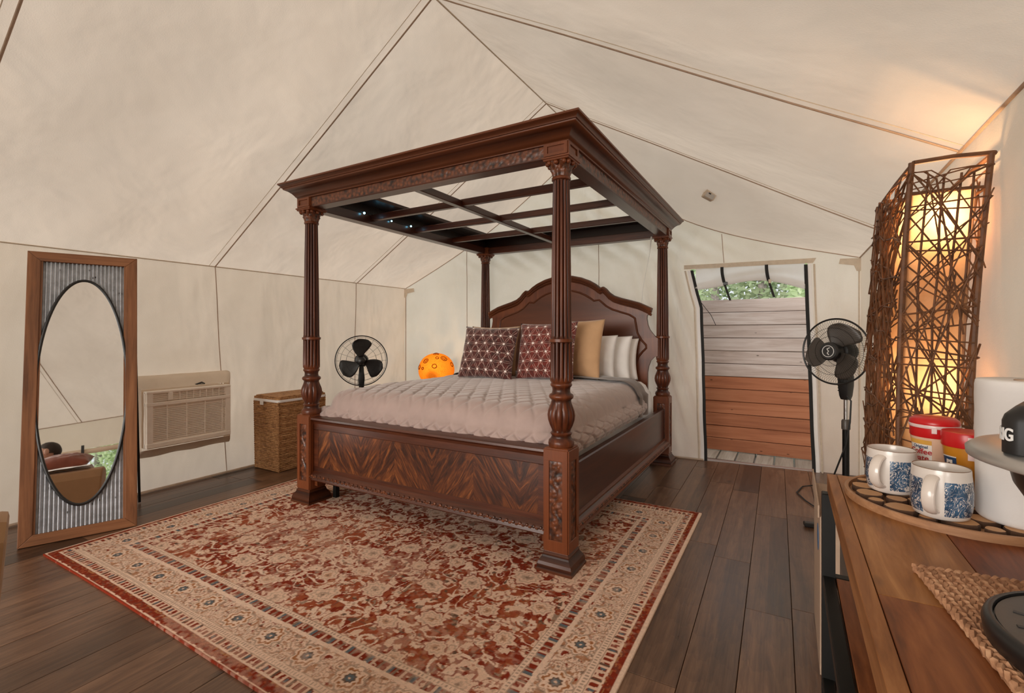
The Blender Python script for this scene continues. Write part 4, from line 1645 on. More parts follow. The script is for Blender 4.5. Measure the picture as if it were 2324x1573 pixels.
QY1 = 4.12
ql = soft_box(MX0 - 0.035, MX1 + 0.035, MY0 - 0.01, QY1 + 0.5, 0.545, 0.820, 430, 430, 0.15, lambda x, y, z, d: qdisp(x, min(y, QY1), z, d if y < QY1 or x <= MX0 + 0.01 or x >= MX1 - 0.01 else 0.0), 0.025)
quilt = ql.build('quilt', M['quilt'], smooth=True, angle=180)
tag(quilt, 'mauve quilted bedspread with an ogee stitch covering the four-poster bed', 'bedspread')


def fold(u, v):
    # dark underside turned back across the bed and hanging at both sides
    L = MX1 - MX0 + 0.07
    side = 0.20
    t = -side + (L + 2 * side) * u
    y = 3.93 + 0.25 * v + 0.02 * nz(u * 6, v, 0, 1.5)
    if t < 0:
        x, z = MX0 - 0.045 - 0.012 * math.sin(v * 9), 0.73 + t * 0.9
    elif t > L:
        x, z = MX1 + 0.050 + 0.012 * math.sin(v * 9) + 0.01, 0.73 - (t - L) * 0.9
    else:
        q = min(t, L - t)
        x = MX0 - 0.045 + (L + 0.02) * t / L
        z = 0.842 + 0.016 * math.sin(PI * v) + 0.022 * math.sin(PI * t / L)
        k = max(0, 1 - q / 0.15)
        z -= 0.13 * (1 - math.sqrt(max(0, 1 - k * k)))
    z += 0.006 * nz(t * 4, v * 3, 2, 1.5)
    return (x, y, z)


MB().grid(fold, 150, 20).build('turned_back_edge', M['quilt_dark'], quilt, smooth=True, angle=180, fix=False)['label'] = 'dark brown turned back edge'


# ------------------------------------------------------------------ pillows
def pillow_mesh(w, h, t, pinch=0.06, seed=0, n=30):
    """standing pillow in the XZ plane, base at z=0, front towards -Y"""
    m = MB()
    for side in (-1, 1):
        def g(u, v):
            a, b = 2 * u - 1, 2 * v - 1
            k = max(0, (1 - abs(a) ** 2.4)) ** 0.55 * max(0, (1 - abs(b) ** 2.4)) ** 0.55
            ex = 1 - pinch * (1 - abs(b)) ** 0.0 * (1 - b * b) * (abs(a) ** 3) * 1.0
            ez = 1 - pinch * (1 - a * a) * (abs(b) ** 3)
            wr = 0.010 * nz(a * 2.5, b * 2.5, seed, 1.4) + 0.006 * nz(a * 6, b * 6, seed + 3, 1.2)
            y = side * (t / 2 * k + wr * (k ** 0.5))
            return (a * w / 2 * ex, y, h / 2 + b * h / 2 * ez)
        m.grid(g, n, n)
    return m


def pillow(name, label, mat, x, y, z, w, h, t, lean, rz=0.0, roll=0.0, seed=0, group=None, pinch=0.07, piping=None):
    m = pillow_mesh(w, h, t, pinch, seed)
    rot = Matrix.Rotation(rz, 3, 'Z') @ Matrix.Rotation(-lean, 3, 'X') @ Matrix.Rotation(roll, 3, 'Y')
    o = m.build(name, mat, smooth=True, angle=180)
    o.location = (x, y, z)
    o.rotation_euler = rot.to_euler()
    bm = bmesh.new()
    bm.from_mesh(o.data)
    bmesh.ops.remove_doubles(bm, verts=bm.verts, dist=0.0004)
    bmesh.ops.recalc_face_normals(bm, faces=bm.faces)
    bm.to_mesh(o.data)
    bm.free()
    tag(o, label, 'pillow', group)
    return o


gp_ = 'pillows on the bed'
pillow('throw_pillow', 'dark maroon throw pillow with white starburst lines, leftmost on the bed', M['cushion_maroon'], -2.385, 3.60, 0.83, 0.57, 0.50, 0.18, 0.30, 0.06, 0.02, 1, gp_)
pillow('throw_pillow', 'brighter red throw pillow with white starburst lines behind the nearest bed post', M['cushion_red'], -1.855, 3.74, 0.835, 0.58, 0.53, 0.17, 0.26, -0.04, -0.03, 2, gp_)
pillow('throw_pillow', 'plain tan throw pillow between the red pillow and the white pillows', M['tan_cotton'], -1.70, 4.00, 0.84, 0.56, 0.55, 0.17, 0.22, -0.10, 0.0, 3, gp_)
pillow('throw_pillow', 'plain tan throw pillow peeking out behind the maroon pillow', M['tan_cotton'], -2.50, 3.90, 0.84, 0.54, 0.49, 0.17, 0.22, 0.06, 0.0, 4, gp_)
pillow('bed_pillow', 'white bed pillow right behind the tan throw pillow', M['white_cotton'], -1.72, 4.22, 0.81, 0.72, 0.43, 0.16, 0.20, -0.05, 0, 5, gp_)
pillow('bed_pillow', 'white bed pillow, middle of the three white ones at the headboard', M['white_cotton'], -1.64, 4.40, 0.80, 0.74, 0.43, 0.16, 0.16, -0.04, 0, 6, gp_)
pillow('bed_pillow', 'white bed pillow against the headboard, hindmost and rightmost', M['white_cotton'], -1.61, 4.54, 0.80, 0.74, 0.40, 0.12, 0.08, 0, 0, 7, gp_)

# string light and hanging cord on the canopy
sl = thing('string_light', 'tiny blue string lights along the inner left edge of the canopy', 'string light', (-3.02, 2.5, 2.165))
pts = [(-3.028 + 0.006 * math.sin(k * 2.1), 2.40 + k * 0.12, 2.243) for k in range(13)]
MB().tube(pts, 0.0025, 5).build('wire', M['dark_cord'], sl, smooth=True, world=True)
for px_, y, s in ((0, 2.47, 0.008), (0.004, 2.78, 0.009), (0.0, 2.93, 0.013), (0.0, 3.00, 0.008), (-0.004, 3.10, 0.007), (0.004, 3.34, 0.008), (0.0, 3.47, 0.013)):
    MB().ico((-3.018 + px_, y, 2.236), (s, s, s), 8, 6).build('led_bulb', M['led'], sl, smooth=True, world=True)
hc = MB().tube([(-1.13, 4.60, 2.17), (-1.14, 4.61, 2.10), (-1.15, 4.62, 2.02), (-1.22, 4.66, 1.72), (-1.25, 4.68, 1.50)], [0.006, 0.006, 0.002, 0.002, 0.002], 6).build('hanging_cord', M['white_metal'], smooth=True)
tag(hc, 'thin white cord hanging from the canopy near the back right post', 'cord')
# ------------------------------------------------------------------ standing mirror
mir_rot = Matrix.Rotation(math.radians(68.3), 3, 'Z') @ Matrix.Rotation(-math.radians(11.0), 3, 'X')
mirror = thing('standing_mirror', 'tall leaning floor mirror, black oval glass on corrugated metal in a knotty wood frame', 'mirror', (-3.755, 1.203, 0.002), rot=mir_rot)
MWd, MH = 0.545, 1.80
for s in (-1, 1):
    x0 = s * MWd / 2
    x1 = s * (MWd / 2 - 0.062)
    MB().prism([(x0, 0.0), (x1, 0.062), (x1, MH - 0.062), (x0, MH)], lambda a, b: (a, -0.016, b), lambda a, b: (a, 0.014, b)).build('frame_board', M['rust_pine'], mirror, bevel=0.003)
MB().prism([(-MWd / 2, 0), (MWd / 2, 0), (MWd / 2 - 0.062, 0.062), (-MWd / 2 + 0.062, 0.062)], lambda a, b: (a, -0.016, b), lambda a, b: (a, 0.014, b)).build('frame_board', M['rust_pine_x'], mirror, bevel=0.003)
MB().prism([(-MWd / 2, MH), (MWd / 2, MH), (MWd / 2 - 0.062, MH - 0.062), (-MWd / 2 + 0.062, MH - 0.062)], lambda a, b: (a, -0.016, b), lambda a, b: (a, 0.014, b)).build('frame_board', M['rust_pine_x'], mirror, bevel=0.003)
for s in (-1, 1):
    MB().box((s * (MWd / 2 - 0.066), -0.004, MH / 2), (0.012, 0.012, MH - 0.12), ch=0.002).build('inner_strip', M['rust_pine'], mirror)
iw = MWd / 2 - 0.058
MB().grid(lambda u, v: (-iw + 2 * iw * u, 0.004 + 0.0065 * math.cos(2 * PI * u * 21), 0.055 + (MH - 0.11) * v), 21 * 8, 6).build('corrugated_panel', M['galv'], mirror, smooth=True, angle=180, fix=False)
OA, OB, OC = 0.218, 0.715, MH * 0.504
ov = [(OA * math.cos(2 * PI * k / 96), OC + OB * math.sin(2 * PI * k / 96)) for k in range(96)]
MB().prism(ov, lambda a, b: (a, -0.0085, b), lambda a, b: (a, -0.002, b)).build('oval_glass', M['mirror'], mirror)
MB().tube([(a * 1.005, -0.006, OC + (b - OC) * 1.0) for a, b in ov], 0.0095, 8, closed=True).build('oval_rim', M['black_plastic'], mirror, smooth=True)
for s in (-1, 1):
    pa = mir_rot @ Vector((s * 0.262, 0.020, 1.22)) + Vector(mirror.location)
    pb = Vector((-4.13, 1.66, 0.008)) if s > 0 else Vector((-4.27, 1.22, 0.008))
    MB().tube([pa, pb], 0.009, 8).build('easel_leg', M['black_metal'], mirror, smooth=True, world=True)
MB().tube([(-4.085, 1.60, 0.16), (-4.22, 1.24, 0.16)], 0.006, 6).build('easel_bar', M['black_metal'], mirror, world=True)

# ------------------------------------------------------------------ air conditioner in a canvas sleeve
AY0, AY1, AZ0, AZ1, AXF = 1.690, 2.300, 0.388, 0.815, -4.10
ac = thing('air_conditioner', 'almond coloured window air conditioner set into the canvas wall beside the mirror', 'air conditioner', (-4.22, 1.995, 0.388))
MB().box((-4.225, (AY0 + AY1) / 2, (AZ0 + AZ1) / 2), (0.21, AY1 - AY0, AZ1 - AZ0), ch=0.006).build('case', M['ac_plastic'], ac, world=True)
fr = MB()
XF = AXF
zs = [AZ0, AZ0 + 0.035, 0.700, 0.730, 0.795, AZ1]
fr.box((XF - 0.008, (AY0 + AY1) / 2, AZ0 + 0.020), (0.036, AY1 - AY0, 0.040), ch=0.006)
fr.box((XF - 0.008, (AY0 + AY1) / 2, 0.7155), (0.036, AY1 - AY0, 0.028), ch=0.004)
fr.box((XF - 0.008, (AY0 + AY1) / 2, AZ1 - 0.010), (0.036, AY1 - AY0, 0.022), ch=0.006)
for y in (AY0 + 0.022, AY1 - 0.018):
    fr.box((XF - 0.010, y, (AZ0 + AZ1) / 2), (0.034, 0.038, AZ1 - AZ0 - 0.010), ch=0.005)
fr.build('front_frame', M['ac_plastic'], ac, world=True)
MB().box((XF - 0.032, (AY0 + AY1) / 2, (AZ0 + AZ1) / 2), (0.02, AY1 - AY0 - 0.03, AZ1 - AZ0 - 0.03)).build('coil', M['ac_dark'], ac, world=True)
gm = MB()
for k in range(19):
    z = AZ0 + 0.046 + k * 0.0137
    gm.box((XF - 0.009, (AY0 + AY1) / 2, z), (0.016, AY1 - AY0 - 0.06, 0.0068), rot=Matrix.Rotation(0.5, 3, 'Y'))
gl = gm.build('louver_slats', M['ac_plastic'], ac, world=True, kind='stuff')
for k in range(4):
    y = AY0 + 0.05 + (k + 0.5) * 0.1365 - 0.03
    MB().box((XF - 0.002, y + 0.05, 0.57), (0.006, 0.007, 0.262)).build('grille_bar', M['ac_plastic'], ac, world=True)
for k in range(9):
    if k == 0:
        y0, y1 = AY0 + 0.045, AY0 + 0.145
    else:
        y0 = AY0 + 0.178 + (k - 1) * 0.0492
        y1 = y0 + 0.044
    m = MB()
    for j in range(5):
        m.box((XF - 0.008, (y0 + y1) / 2, 0.742 + j * 0.0135), (0.012, y1 - y0, 0.004), rot=Matrix.Rotation(0.5, 3, 'Y'))
    m.build('air_vent' if k else 'control_vent', M['ac_plastic'], ac, world=True)
    MB().box((XF - 0.006, y1 + 0.003, 0.768), (0.018, 0.006, 0.066)).build('vent_divider', M['ac_plastic'], ac, world=True)
MB().box((XF + 0.002, AY0 + 0.160, 0.768), (0.022, 0.024, 0.064), ch=0.004).build('control_knob', M['ac_plastic'], ac, world=True)
sv = MB()


def sleeve(u, v):
    a = 2 * PI * u
    q = max(abs(math.cos(a)), abs(math.sin(a)))
    cy, cz = math.cos(a) / q, math.sin(a) / q
    yi, zi = (AY0 + AY1) / 2 + cy * ((AY1 - AY0) / 2 + 0.014), (AZ0 + AZ1) / 2 + cz * ((AZ1 - AZ0) / 2 + 0.014)
    yo, zo = (AY0 + AY1) / 2 + cy * ((AY1 - AY0) / 2 + 0.085), (AZ0 + AZ1) / 2 + cz * ((AZ1 - AZ0) / 2 + 0.10)
    k = 1 - v
    e = v ** 1.6
    puff = 0.014 * math.sin(PI * v) * (1 + 0.35 * math.sin(a * 9 + 2 * v))
    return (XL - 0.004 + 0.215 * v + 0.01 * nz(u * 12, v * 3, 1), yi * e + yo * (1 - e) + cy * puff, zi * e + zo * (1 - e) + cz * puff)


sv.grid(sleeve, 120, 12)
sv.build('air_conditioner_sleeve', M['canvas_double'], wall_left, smooth=True, angle=180, fix=False)
MB().tube([(XF - 0.05, AY0 + 0.36, AZ1 + 0.018), (XF - 0.03, AY0 + 0.40, AZ1 + 0.035), (XF - 0.05, AY0 + 0.44, AZ1 + 0.018), (XF - 0.05, AY0 + 0.38, AZ1 + 0.020)], 0.006, 6).build('sleeve_tie', M['dark_cord'], wall_left, smooth=True)

# ------------------------------------------------------------------ laundry hamper
hm = thing('laundry_hamper', 'tall lidded seagrass laundry hamper against the left wall beside the bed', 'hamper', (-4.115, 2.88, 0.0))
hw_, hd_ = 0.185, 0.25


def rrect(w, d, r, n=5):
    pts = []
    for cx, cy, a0 in ((w - r, -d + r, -PI / 2), (w - r, d - r, 0), (-w + r, d - r, PI / 2), (-w + r, -d + r, PI)):
        for k in range(n + 1):
            a = a0 + PI / 2 * k / n
            pts.append((cx + r * math.cos(a), cy + r * math.sin(a)))
    return pts


body = MB()
rr_ = rrect(hw_, hd_, 0.02)
rows = 40
n_r = len(rr_)
for k in range(rows):
    z0 = 0.004 + 0.625 * k / rows
    dz = 0.625 / rows
    body_pts = []
    for (zz, off) in ((z0, -0.003), (z0 + dz * 0.25, 0.002), (z0 + dz * 0.5, 0.0032), (z0 + dz * 0.75, 0.002), (z0 + dz, -0.003)):
        sc_ = 1 - 0.03 * (1 - zz / 0.63)
        for i, (a, b) in enumerate(rr_):
            L = math.hypot(a, b)
            w = off + 0.002 * math.sin(i * 2.3 + k * 1.7)
            body_pts.append((a * sc_ * (1 + w / L), b * sc_ * (1 + w / L), zz))
    o = len(body.v)
    body.v.extend(body_pts)
    for q in range(4):
        for i in range(n_r):
            j = (i + 1) % n_r
            body.f.append((o + q * n_r + i, o + q * n_r + j, o + (q + 1) * n_r + j, o + (q + 1) * n_r + i))
# subdivide the long straight sides so the weave can undulate
bo = body.build('woven_body', M['seagrass'], hm, smooth=True, angle=180, kind='stuff')
for sx in (-1, 1):
    for sy in (-1, 1):
        m = MB()
        for ph in (0, PI):
            m.tube([(sx * (hw_ - 0.004) * (0.97 + 0.03 * z / 0.63) + 0.004 * math.cos(z * 160 + ph), sy * (hd_ - 0.004) * (0.97 + 0.03 * z / 0.63) + 0.004 * math.sin(z * 160 + ph), z) for z in np.linspace(0.003, 0.63, 90)], 0.0048, 5)
        m.build('corner_braid', M['seagrass'], hm, smooth=True)
lm_ = MB()
lo = rrect(hw_ + 0.006, hd_ + 0.006, 0.03)
lm_.prism(lo, lambda a, b: (a, b, 0.648), lambda a, b: (a, b, 0.668))
lm_.prism([(a * 0.93, b * 0.95) for a, b in lo], lambda a, b: (a, b, 0.668), lambda a, b: (a, b, 0.678))
lm_.build('lid', M['seagrass'], hm, bevel=0.004)
MB().prism(lo, lambda a, b: (a * 1.012, b * 1.012, 0.627), lambda a, b: (a * 1.016, b * 1.016, 0.650)).build('cloth_liner', M['white_cotton'], hm, bevel=0.004)
MB().box((-0.045, -hd_ - 0.010, 0.612), (0.05, 0.004, 0.034), ch=0.0015).build('liner_tab', M['white_cotton'], hm)


# ------------------------------------------------------------------ pedestal fans
def fan(name, label, loc, yaw, zc, R, mats, head_tilt=0.0, blade_rot=0.0, wires=72, smoky=True, crossbase=True, fwd=0.10, blade_span=66, rings=(0.35, 0.68)):
    f = thing(name, label, 'fan', (loc[0], loc[1], 0.0), yaw, 'pedestal fans')
    if crossbase:
        for a in (PI / 4, 3 * PI / 4):
            MB().box((0, 0, 0.018), (0.46, 0.045, 0.028), rot=Matrix.Rotation(a, 3, 'Z'), ch=0.006).build('base_bar', M['black_plastic'], f)
    else:
        MB().lathe([(0.20, 0.0), (0.20, 0.012), (0.17, 0.03), (0.05, 0.045), (0.03, 0.06)], 32).build('base', M['black_plastic'], f, smooth=True)
    zt = zc - 0.12
    MB().lathe([(0.019, 0.03), (0.019, zt - 0.36), (0.0195, zt - 0.355)], 14).build('lower_tube', M['black_metal'], f, smooth=True)
    MB().lathe([(0.019, zt - 0.375), (0.024, zt - 0.37), (0.024, zt - 0.32), (0.019, zt - 0.31)], 14).build('height_collar', M['grey_plastic'], f, smooth=True)
    MB().lathe([(0.0125, zt - 0.33), (0.0125, zt - 0.1)], 14).build('chrome_tube', M['chrome'], f, smooth=True)
    MB().rect_loft((0, 0.0), 0.020, 0.022, [(0.0, zt - 0.185), (0.006, zt - 0.16), (0.011, zt - 0.10), (0.012, zt - 0.05), (0.006, zt), (0.004, zt + 0.05)]).build('control_box', mats[0], f, bevel=0.006, smooth=True)
    for k in range(4):
        MB().box((-0.032, -0.012, zt - 0.13 + k * 0.016), (0.014, 0.012, 0.006), ch=0.001).build('push_button', M['black_plastic'], f)
    hr = Matrix.Rotation(head_tilt, 3, 'X')
    hc_ = Vector((0, -fwd, zc))

    def H(m):
        m.v = [tuple(hr @ Vector(p) + hc_) for p in m.v]
        return m
    rx = Matrix.Rotation(PI / 2, 3, 'X')
    # motor housing behind the blades (local +Y is the back)
    H(MB().lathe([(0.03, -0.16), (0.055, -0.15), (0.068, -0.12), (0.072, -0.05), (0.06, -0.03), (0.02, -0.02)], 24, rot=rx)).build('motor_housing', M['black_plastic'], f, smooth=True)
    MB().box((0, -0.005, zc - 0.085), (0.04, 0.05, 0.09), ch=0.008).build('neck', M['black_plastic'], f)
    cg = MB()
    D = 0.055
    ring = [(R * math.cos(2 * PI * k / 64), R * math.sin(2 * PI * k / 64)) for k in range(64)]
    rim = MB()
    rim.tube([(a, 0, b) for a, b in ring], 0.0055, 8, closed=True)
    if not smoky:
        rim.tube([(a * 0.94, -0.012, b * 0.94) for a, b in ring], 0.002, 6, closed=True)
    H(rim).build('cage_rim', M['black_plastic'], f, smooth=True)
    for q in rings:
        cg.tube([(a * q, -D * (1 - q ** 3), b * q) for a, b in ring], 0.0012, 5, closed=True)
        cg.tube([(a * q, D * (1 - q ** 3), b * q) for a, b in ring], 0.0012, 5, closed=True)
    for k in range(wires):
        a = 2 * PI * k / wires
        for s in (-1, 1):
            sw = 0.5 if smoky else 0.0
            cg.tube([(R * q * math.cos(a + sw * (1 - q) ** 1.5), s * D * (1 - q ** 3), R * q * math.sin(a + sw * (1 - q) ** 1.5)) for q in (0.22, 0.42, 0.62, 0.80, 0.92, 1.0)], 0.0007, 3)
    H(cg).build('cage_wires', M['black_metal'], f, kind='stuff')
    bl = []
    for k in range(3):
        a0 = blade_rot + 2 * PI * k / 3

        def bf(u, v):
            r = R * (0.16 + 0.72 * u)
            half = math.radians(blade_span) / 2 * (0.45 + 0.55 * math.sin(PI * min(1, 0.18 + 0.62 * u)) ** 0.8)
            if u > 0.8:
                half *= math.sqrt(max(0.0, 1 - ((u - 0.8) / 0.2) ** 2 * 0.75))
            t = (v - 0.5) * 2
            a = a0 + t * half - 0.25 * u
            return (r * math.cos(a), 0.028 * t * (0.4 + 0.6 * u) * -1, r * math.sin(a))
        m = MB().grid(bf, 14, 10)
        b = H(m).build('blade', mats[1], f, smooth=True, angle=180, fix=False)
        sol = b.modifiers.new('thickness', 'SOLIDIFY')
        sol.thickness = 0.003
    H(MB().lathe([(0.0005, 0.062), (0.02, 0.060), (0.036, 0.050), (0.044, 0.03), (0.046, -0.02), (0.03, -0.03)], 24, rot=rx)).build('hub', M['black_plastic'], f, smooth=True)
    if smoky:
        H(MB().lathe([(0.0005, D + 0.014), (0.048, D + 0.012), (0.056, D + 0.004), (0.056, D - 0.01)], 32, rot=rx)).build('cage_badge', M['black_plastic'], f, smooth=True)
        H(MB().tube([(0.034 * math.cos(2 * PI * k / 32), -D - 0.0145, 0.034 * math.sin(2 * PI * k / 32)) for k in range(32)], 0.002, 6, closed=True)).build('badge_ring', M['white_metal'], f, smooth=True)
        sq = MB().tube([(0.010, -D - 0.015, 0.022), (-0.006, -D - 0.015, 0.014), (0.004, -D - 0.015, 0.0), (-0.004, -D - 0.015, -0.012), (0.006, -D - 0.015, -0.022)], 0.003, 6)
        H(sq).build('badge_mark', M['white_metal'], f, smooth=True)
    return f


fan_r = fan('pedestal_fan', 'black pedestal fan with smoky blades and a round badge beside the doorway', (0.313, 3.65), math.radians(-35), 1.136, 0.202, (M['black_plastic'], M['grey_plastic']), math.radians(-2), math.radians(75), 84, True, True, 0.11, 84, (0.45, 0.72))
fan_l = fan('pedestal_fan', 'black pedestal fan with three wide open blades behind the far side of the bed', (-3.88, 3.54), math.radians(48), 0.963, 0.258, (M['black_plastic'], M['black_plastic']), 0, math.radians(100), 18, False, False, 0.06, 66, (0.58, 0.80))
cord = MB().tube([(0.315, 3.62, 0.86), (0.335, 3.60, 0.83), (0.33, 3.60, 0.70), (0.31, 3.62, 0.55), (0.25, 3.70, 0.32), (0.20, 3.85, 0.10), (0.21, 4.2, 0.012), (0.20, 4.62, 0.008), (0.10, 4.52, 0.008), (0.056, 4.33, 0.008), (0.11, 4.15, 0.008), (0.17, 4.02, 0.008), (0.19, 4.10, 0.012), (0.175, 4.25, 0.008), (0.25, 4.4, 0.008), (0.45, 4.5, 0.008)], 0.005, 6)
tag(cord.build('power_cord', M['dark_cord'], smooth=True), 'black power cord drooping from the fan and looping on the floor', 'cord')

# ------------------------------------------------------------------ nightstand and amber globe lamp
ns = thing('nightstand', 'dark wooden nightstand behind the bed under the amber globe lamp', 'nightstand', (-3.50, 4.22, 0.0))
MB().box((0, 0, 0.35), (0.44, 0.42, 0.52), ch=0.004).build('cabinet', M['mahogany'], ns)
MB().box((0, 0, 0.625), (0.48, 0.46, 0.03), ch=0.006).build('top', M['mahogany_x'], ns)
MB().box((0, -0.215, 0.45), (0.38, 0.012, 0.18), ch=0.003).build('drawer', M['mahogany_x'], ns)
for sx in (-1, 1):
    for sy in (-1, 1):
        MB().lathe([(0.018, 0.0), (0.024, 0.03), (0.02, 0.06), (0.026, 0.09)], 12, c=(sx * 0.19, sy * 0.18, 0)).build('leg', M['mahogany'], ns, smooth=True)
LX, LY, LZ = -3.47, 4.27, 0.83
gl_ = thing('globe_lamp', 'lit amber globe lamp with dark rings glowing in the back left corner', 'lamp', (LX, LY, 0.64))
prof = []
for k in range(33):
    a = PI * k / 32
    prof.append((max(0.0005, 0.203 * math.sin(a) ** 0.92), -0.19 * math.cos(a)))
shell = MB().lathe(prof, 56, c=(LX, LY, LZ), cap=False)
away = Vector((LX, LY, 0)).normalized()


def keep(f):
    c = sum((Vector(shell.v[i]) for i in f), Vector()) / len(f) - Vector((LX, LY, LZ))
    if c.normalized().dot(away) < 0.12:
        return True
    a = math.atan2(c.y, c.x)                     # pierced pattern on the far side of the gourd
    return math.sin(a * 9 + c.z * 30) * math.sin(c.z * 42 + 1) < -0.1


shell.f = [f for f in shell.f if keep(f)]
shell.build('globe_shell', M['amber_shell'], gl_, smooth=True, angle=180, world=True)
dcam = Vector((-LX, -LY, 0)).normalized()
acam = math.atan2(dcam.y, dcam.x)


def globe_pt(az, el, k=1.008):
    return (LX + 0.203 * k * math.cos(el) * math.cos(acam + az), LY + 0.203 * k * math.cos(el) * math.sin(acam + az), LZ + 0.19 * k * math.sin(el))


for az, el, r in ((-0.78, 0.62, 0.15), (0.62, 0.80, 0.17), (-0.12, 0.30, 0.12), (-0.1, 1.35, 0.2), (1.1, 0.35, 0.12), (-1.25, 0.2, 0.13), (-0.85, 0.15, 0.07), (0.05, 0.85, 0.08)):
    m = MB()
    for q in (1.0, 0.5):
        if q == 0.5 and r < 0.14:
            continue
        m.tube([globe_pt(az + r * q * math.cos(2 * PI * k / 20) / max(0.35, math.cos(el)), el + r * q * math.sin(2 * PI * k / 20)) for k in range(20)], 0.0045, 5, closed=True)
    m.build('burnt_ring', M['amber_mark'], gl_, smooth=True, world=True)
MB().lathe([(0.07, 0), (0.07, 0.012), (0.05, 0.02)], 24, c=(LX, LY, 0.64)).build('base', M['mahogany_dark'], gl_, smooth=True, world=True)
MB().ico((LX + 0.05, LY - 0.10, 0.815), (0.026, 0.026, 0.03), 12, 8).build('bulb', M['bulb'], gl_, smooth=True, world=True)


def point(name, loc, power, col, r, parent):
    l = bpy.data.lights.new(name, 'POINT')
    l.energy = power
    l.color = col
    l.shadow_soft_size = r
    o = bpy.data.objects.new(name, l)
    C.objects.link(o)
    o.parent = parent
    o.location = WM[parent.name].inverted() @ Vector(loc)
    return o


WARM = (1.0, 0.64, 0.33)
point('bulb_light', (LX + 0.03, LY - 0.05, 0.85), 5.0, WARM, 0.02, gl_)

# ------------------------------------------------------------------ tall twig lantern in the right back corner
LT = {'F': (0.339, 1.947, 1.79), 'R': (0.527, 1.957, 1.79), 'L': (0.332, 2.474, 1.79), 'B': (0.520, 2.480, 1.785)}
LB_ = {'F': (0.303, 1.926, 0.92), 'R': (0.469, 1.925, 0.92), 'L': (0.282, 2.445, 0.92), 'B': (0.455, 2.44, 0.92)}


def tw_corner(k, z):
    t = (z - 0.92) / (1.79 - 0.92)
    a, b = Vector(LB_[k]), Vector(LT[k])
    if t >= 0:
        zt = LT[k][2]
        p = a.lerp(b, min(1, t * (1.79 - 0.92) / (zt - 0.92)))
        p.z = min(z, zt)
        bulge = 0.008 * math.sin(PI * t)
        p.x -= bulge
        return p
    p = a.copy()
    p.z = z
    return p


tl = thing('twig_lantern', 'tall lit floor lantern woven from brown twigs in the right back corner', 'lamp', (0.42, 2.20, 0.0))
for k in 'FRLB':
    MB().tube([tw_corner(k, z) for z in np.linspace(0.0, 1.79, 16)], 0.0085, 8).build('corner_post', M['twig'], tl, smooth=True, world=True)
cen = Vector((0.41, 2.20, 0))


def inset(p, q):
    c = Vector((cen.x, cen.y, p.z))
    return c.lerp(p, q)


order = ['F', 'R', 'B', 'L']
pm = MB()
zl = np.linspace(0.06, 1.70, 18)
for z in zl:
    for i in range(4):
        a, b = inset(tw_corner(order[i], z), 0.85), inset(tw_corner(order[(i + 1) % 4], z), 0.85)
        for q in range(6):
            pm.v.append(tuple(a.lerp(b, q / 6)))
for k in range(len(zl) - 1):
    for i in range(24):
        j = (i + 1) % 24
        pm.f.append((k * 24 + i, k * 24 + j, (k + 1) * 24 + j, (k + 1) * 24 + i))
pm.build('paper_lining', M['lamp_paper'], tl, smooth=True, angle=30, fix=False, world=True)
for i in range(4):
    a, b = order[i], order[(i + 1) % 4]
    for z in (1.735, 1.69, 0.02):
        pa, pb = tw_corner(a, 9 if z > 1.73 else z), tw_corner(b, 9 if z > 1.73 else z)
        MB().tube([pa, pa.lerp(pb, 0.5) + Vector((0, 0, 0.004)), pb], 0.0075 if z > 1.7 else 0.005, 7).build('rim_rod', M['twig'], tl, smooth=True, world=True)
    pa, pb = inset(tw_corner(a, 1.70), 0.85), inset(tw_corner(b, 1.70), 0.85)
    MB().tube([pa, pb], 0.006, 6).build('inner_hoop', M['twig'], tl, world=True)
for k in 'FR':
    MB().tube([inset(tw_corner(k, z), 0.80) for z in np.linspace(0.05, 1.69, 10)], 0.009, 8).build('inner_post', M['twig_post'], tl, smooth=True, world=True)
rt = random.Random(21)


def face_pt(a, b, u, z, off):
    pa, pb = tw_corner(a, z), tw_corner(b, z)
    p = pa.lerp(pb, u)
    out = (p - Vector((cen.x, cen.y, p.z)))
    out.z = 0
    d = (pb - pa).cross(Vector((0, 0, 1)))
    d.z = 0
    d.normalize()
    if d.dot(out) < 0:
        d = -d
    return p + d * off


FACES = (('F', 'R', 100, False), ('L', 'F', 150, True), ('R', 'B', 30, True), ('B', 'L', 18, False))
for a, b, cnt, curly in FACES:
    wdt = (Vector(LT[a]) - Vector(LT[b])).length
    for i in range(cnt):
        zc = 0.30 + 1.46 * (i + rt.random()) / cnt
        mode = rt.random()
        if mode < 0.30:
            sl_ = rt.uniform(-0.25, 0.25)
        elif mode < 0.80:
            sl_ = rt.choice((-1, 1)) * rt.uniform(0.6, 1.8)
        else:
            sl_ = rt.choice((-1, 1)) * rt.uniform(2.5, 6)
        # clip the stick to the face
        half = 0.5
        dz = sl_ * wdt * half
        lim = 0.32
        if abs(dz) > lim:
            half *= lim / abs(dz)
            dz = lim if dz > 0 else -lim
        uc = 0.5 if half > 0.45 else rt.uniform(half + 0.02, 1 - half - 0.02)
        u0, u1 = uc - half, uc + half
        if rt.random() < 0.2 and half > 0.45:
            u1 += rt.uniform(0.02, 0.08)
        off = rt.uniform(0.001, 0.016)
        nseg = 7 if curly else 4
        pts = []
        for q in range(nseg + 1):
            t = q / nseg
            u = u0 + (u1 - u0) * t
            z = zc - dz + 2 * dz * t
            if curly:
                z += rt.uniform(-0.012, 0.012)
                u += rt.uniform(-0.05, 0.05) if 0 < q < nseg else 0
            z = min(1.755, max(0.03, z))
            pts.append(face_pt(a, b, u, z, off + 0.006 * math.sin(PI * t) + (rt.uniform(-0.004, 0.004) if curly else 0)))
        MB().tube(pts, rt.uniform(0.0019, 0.0031), 5).build('twig', M['twig'], tl, smooth=True, world=True)
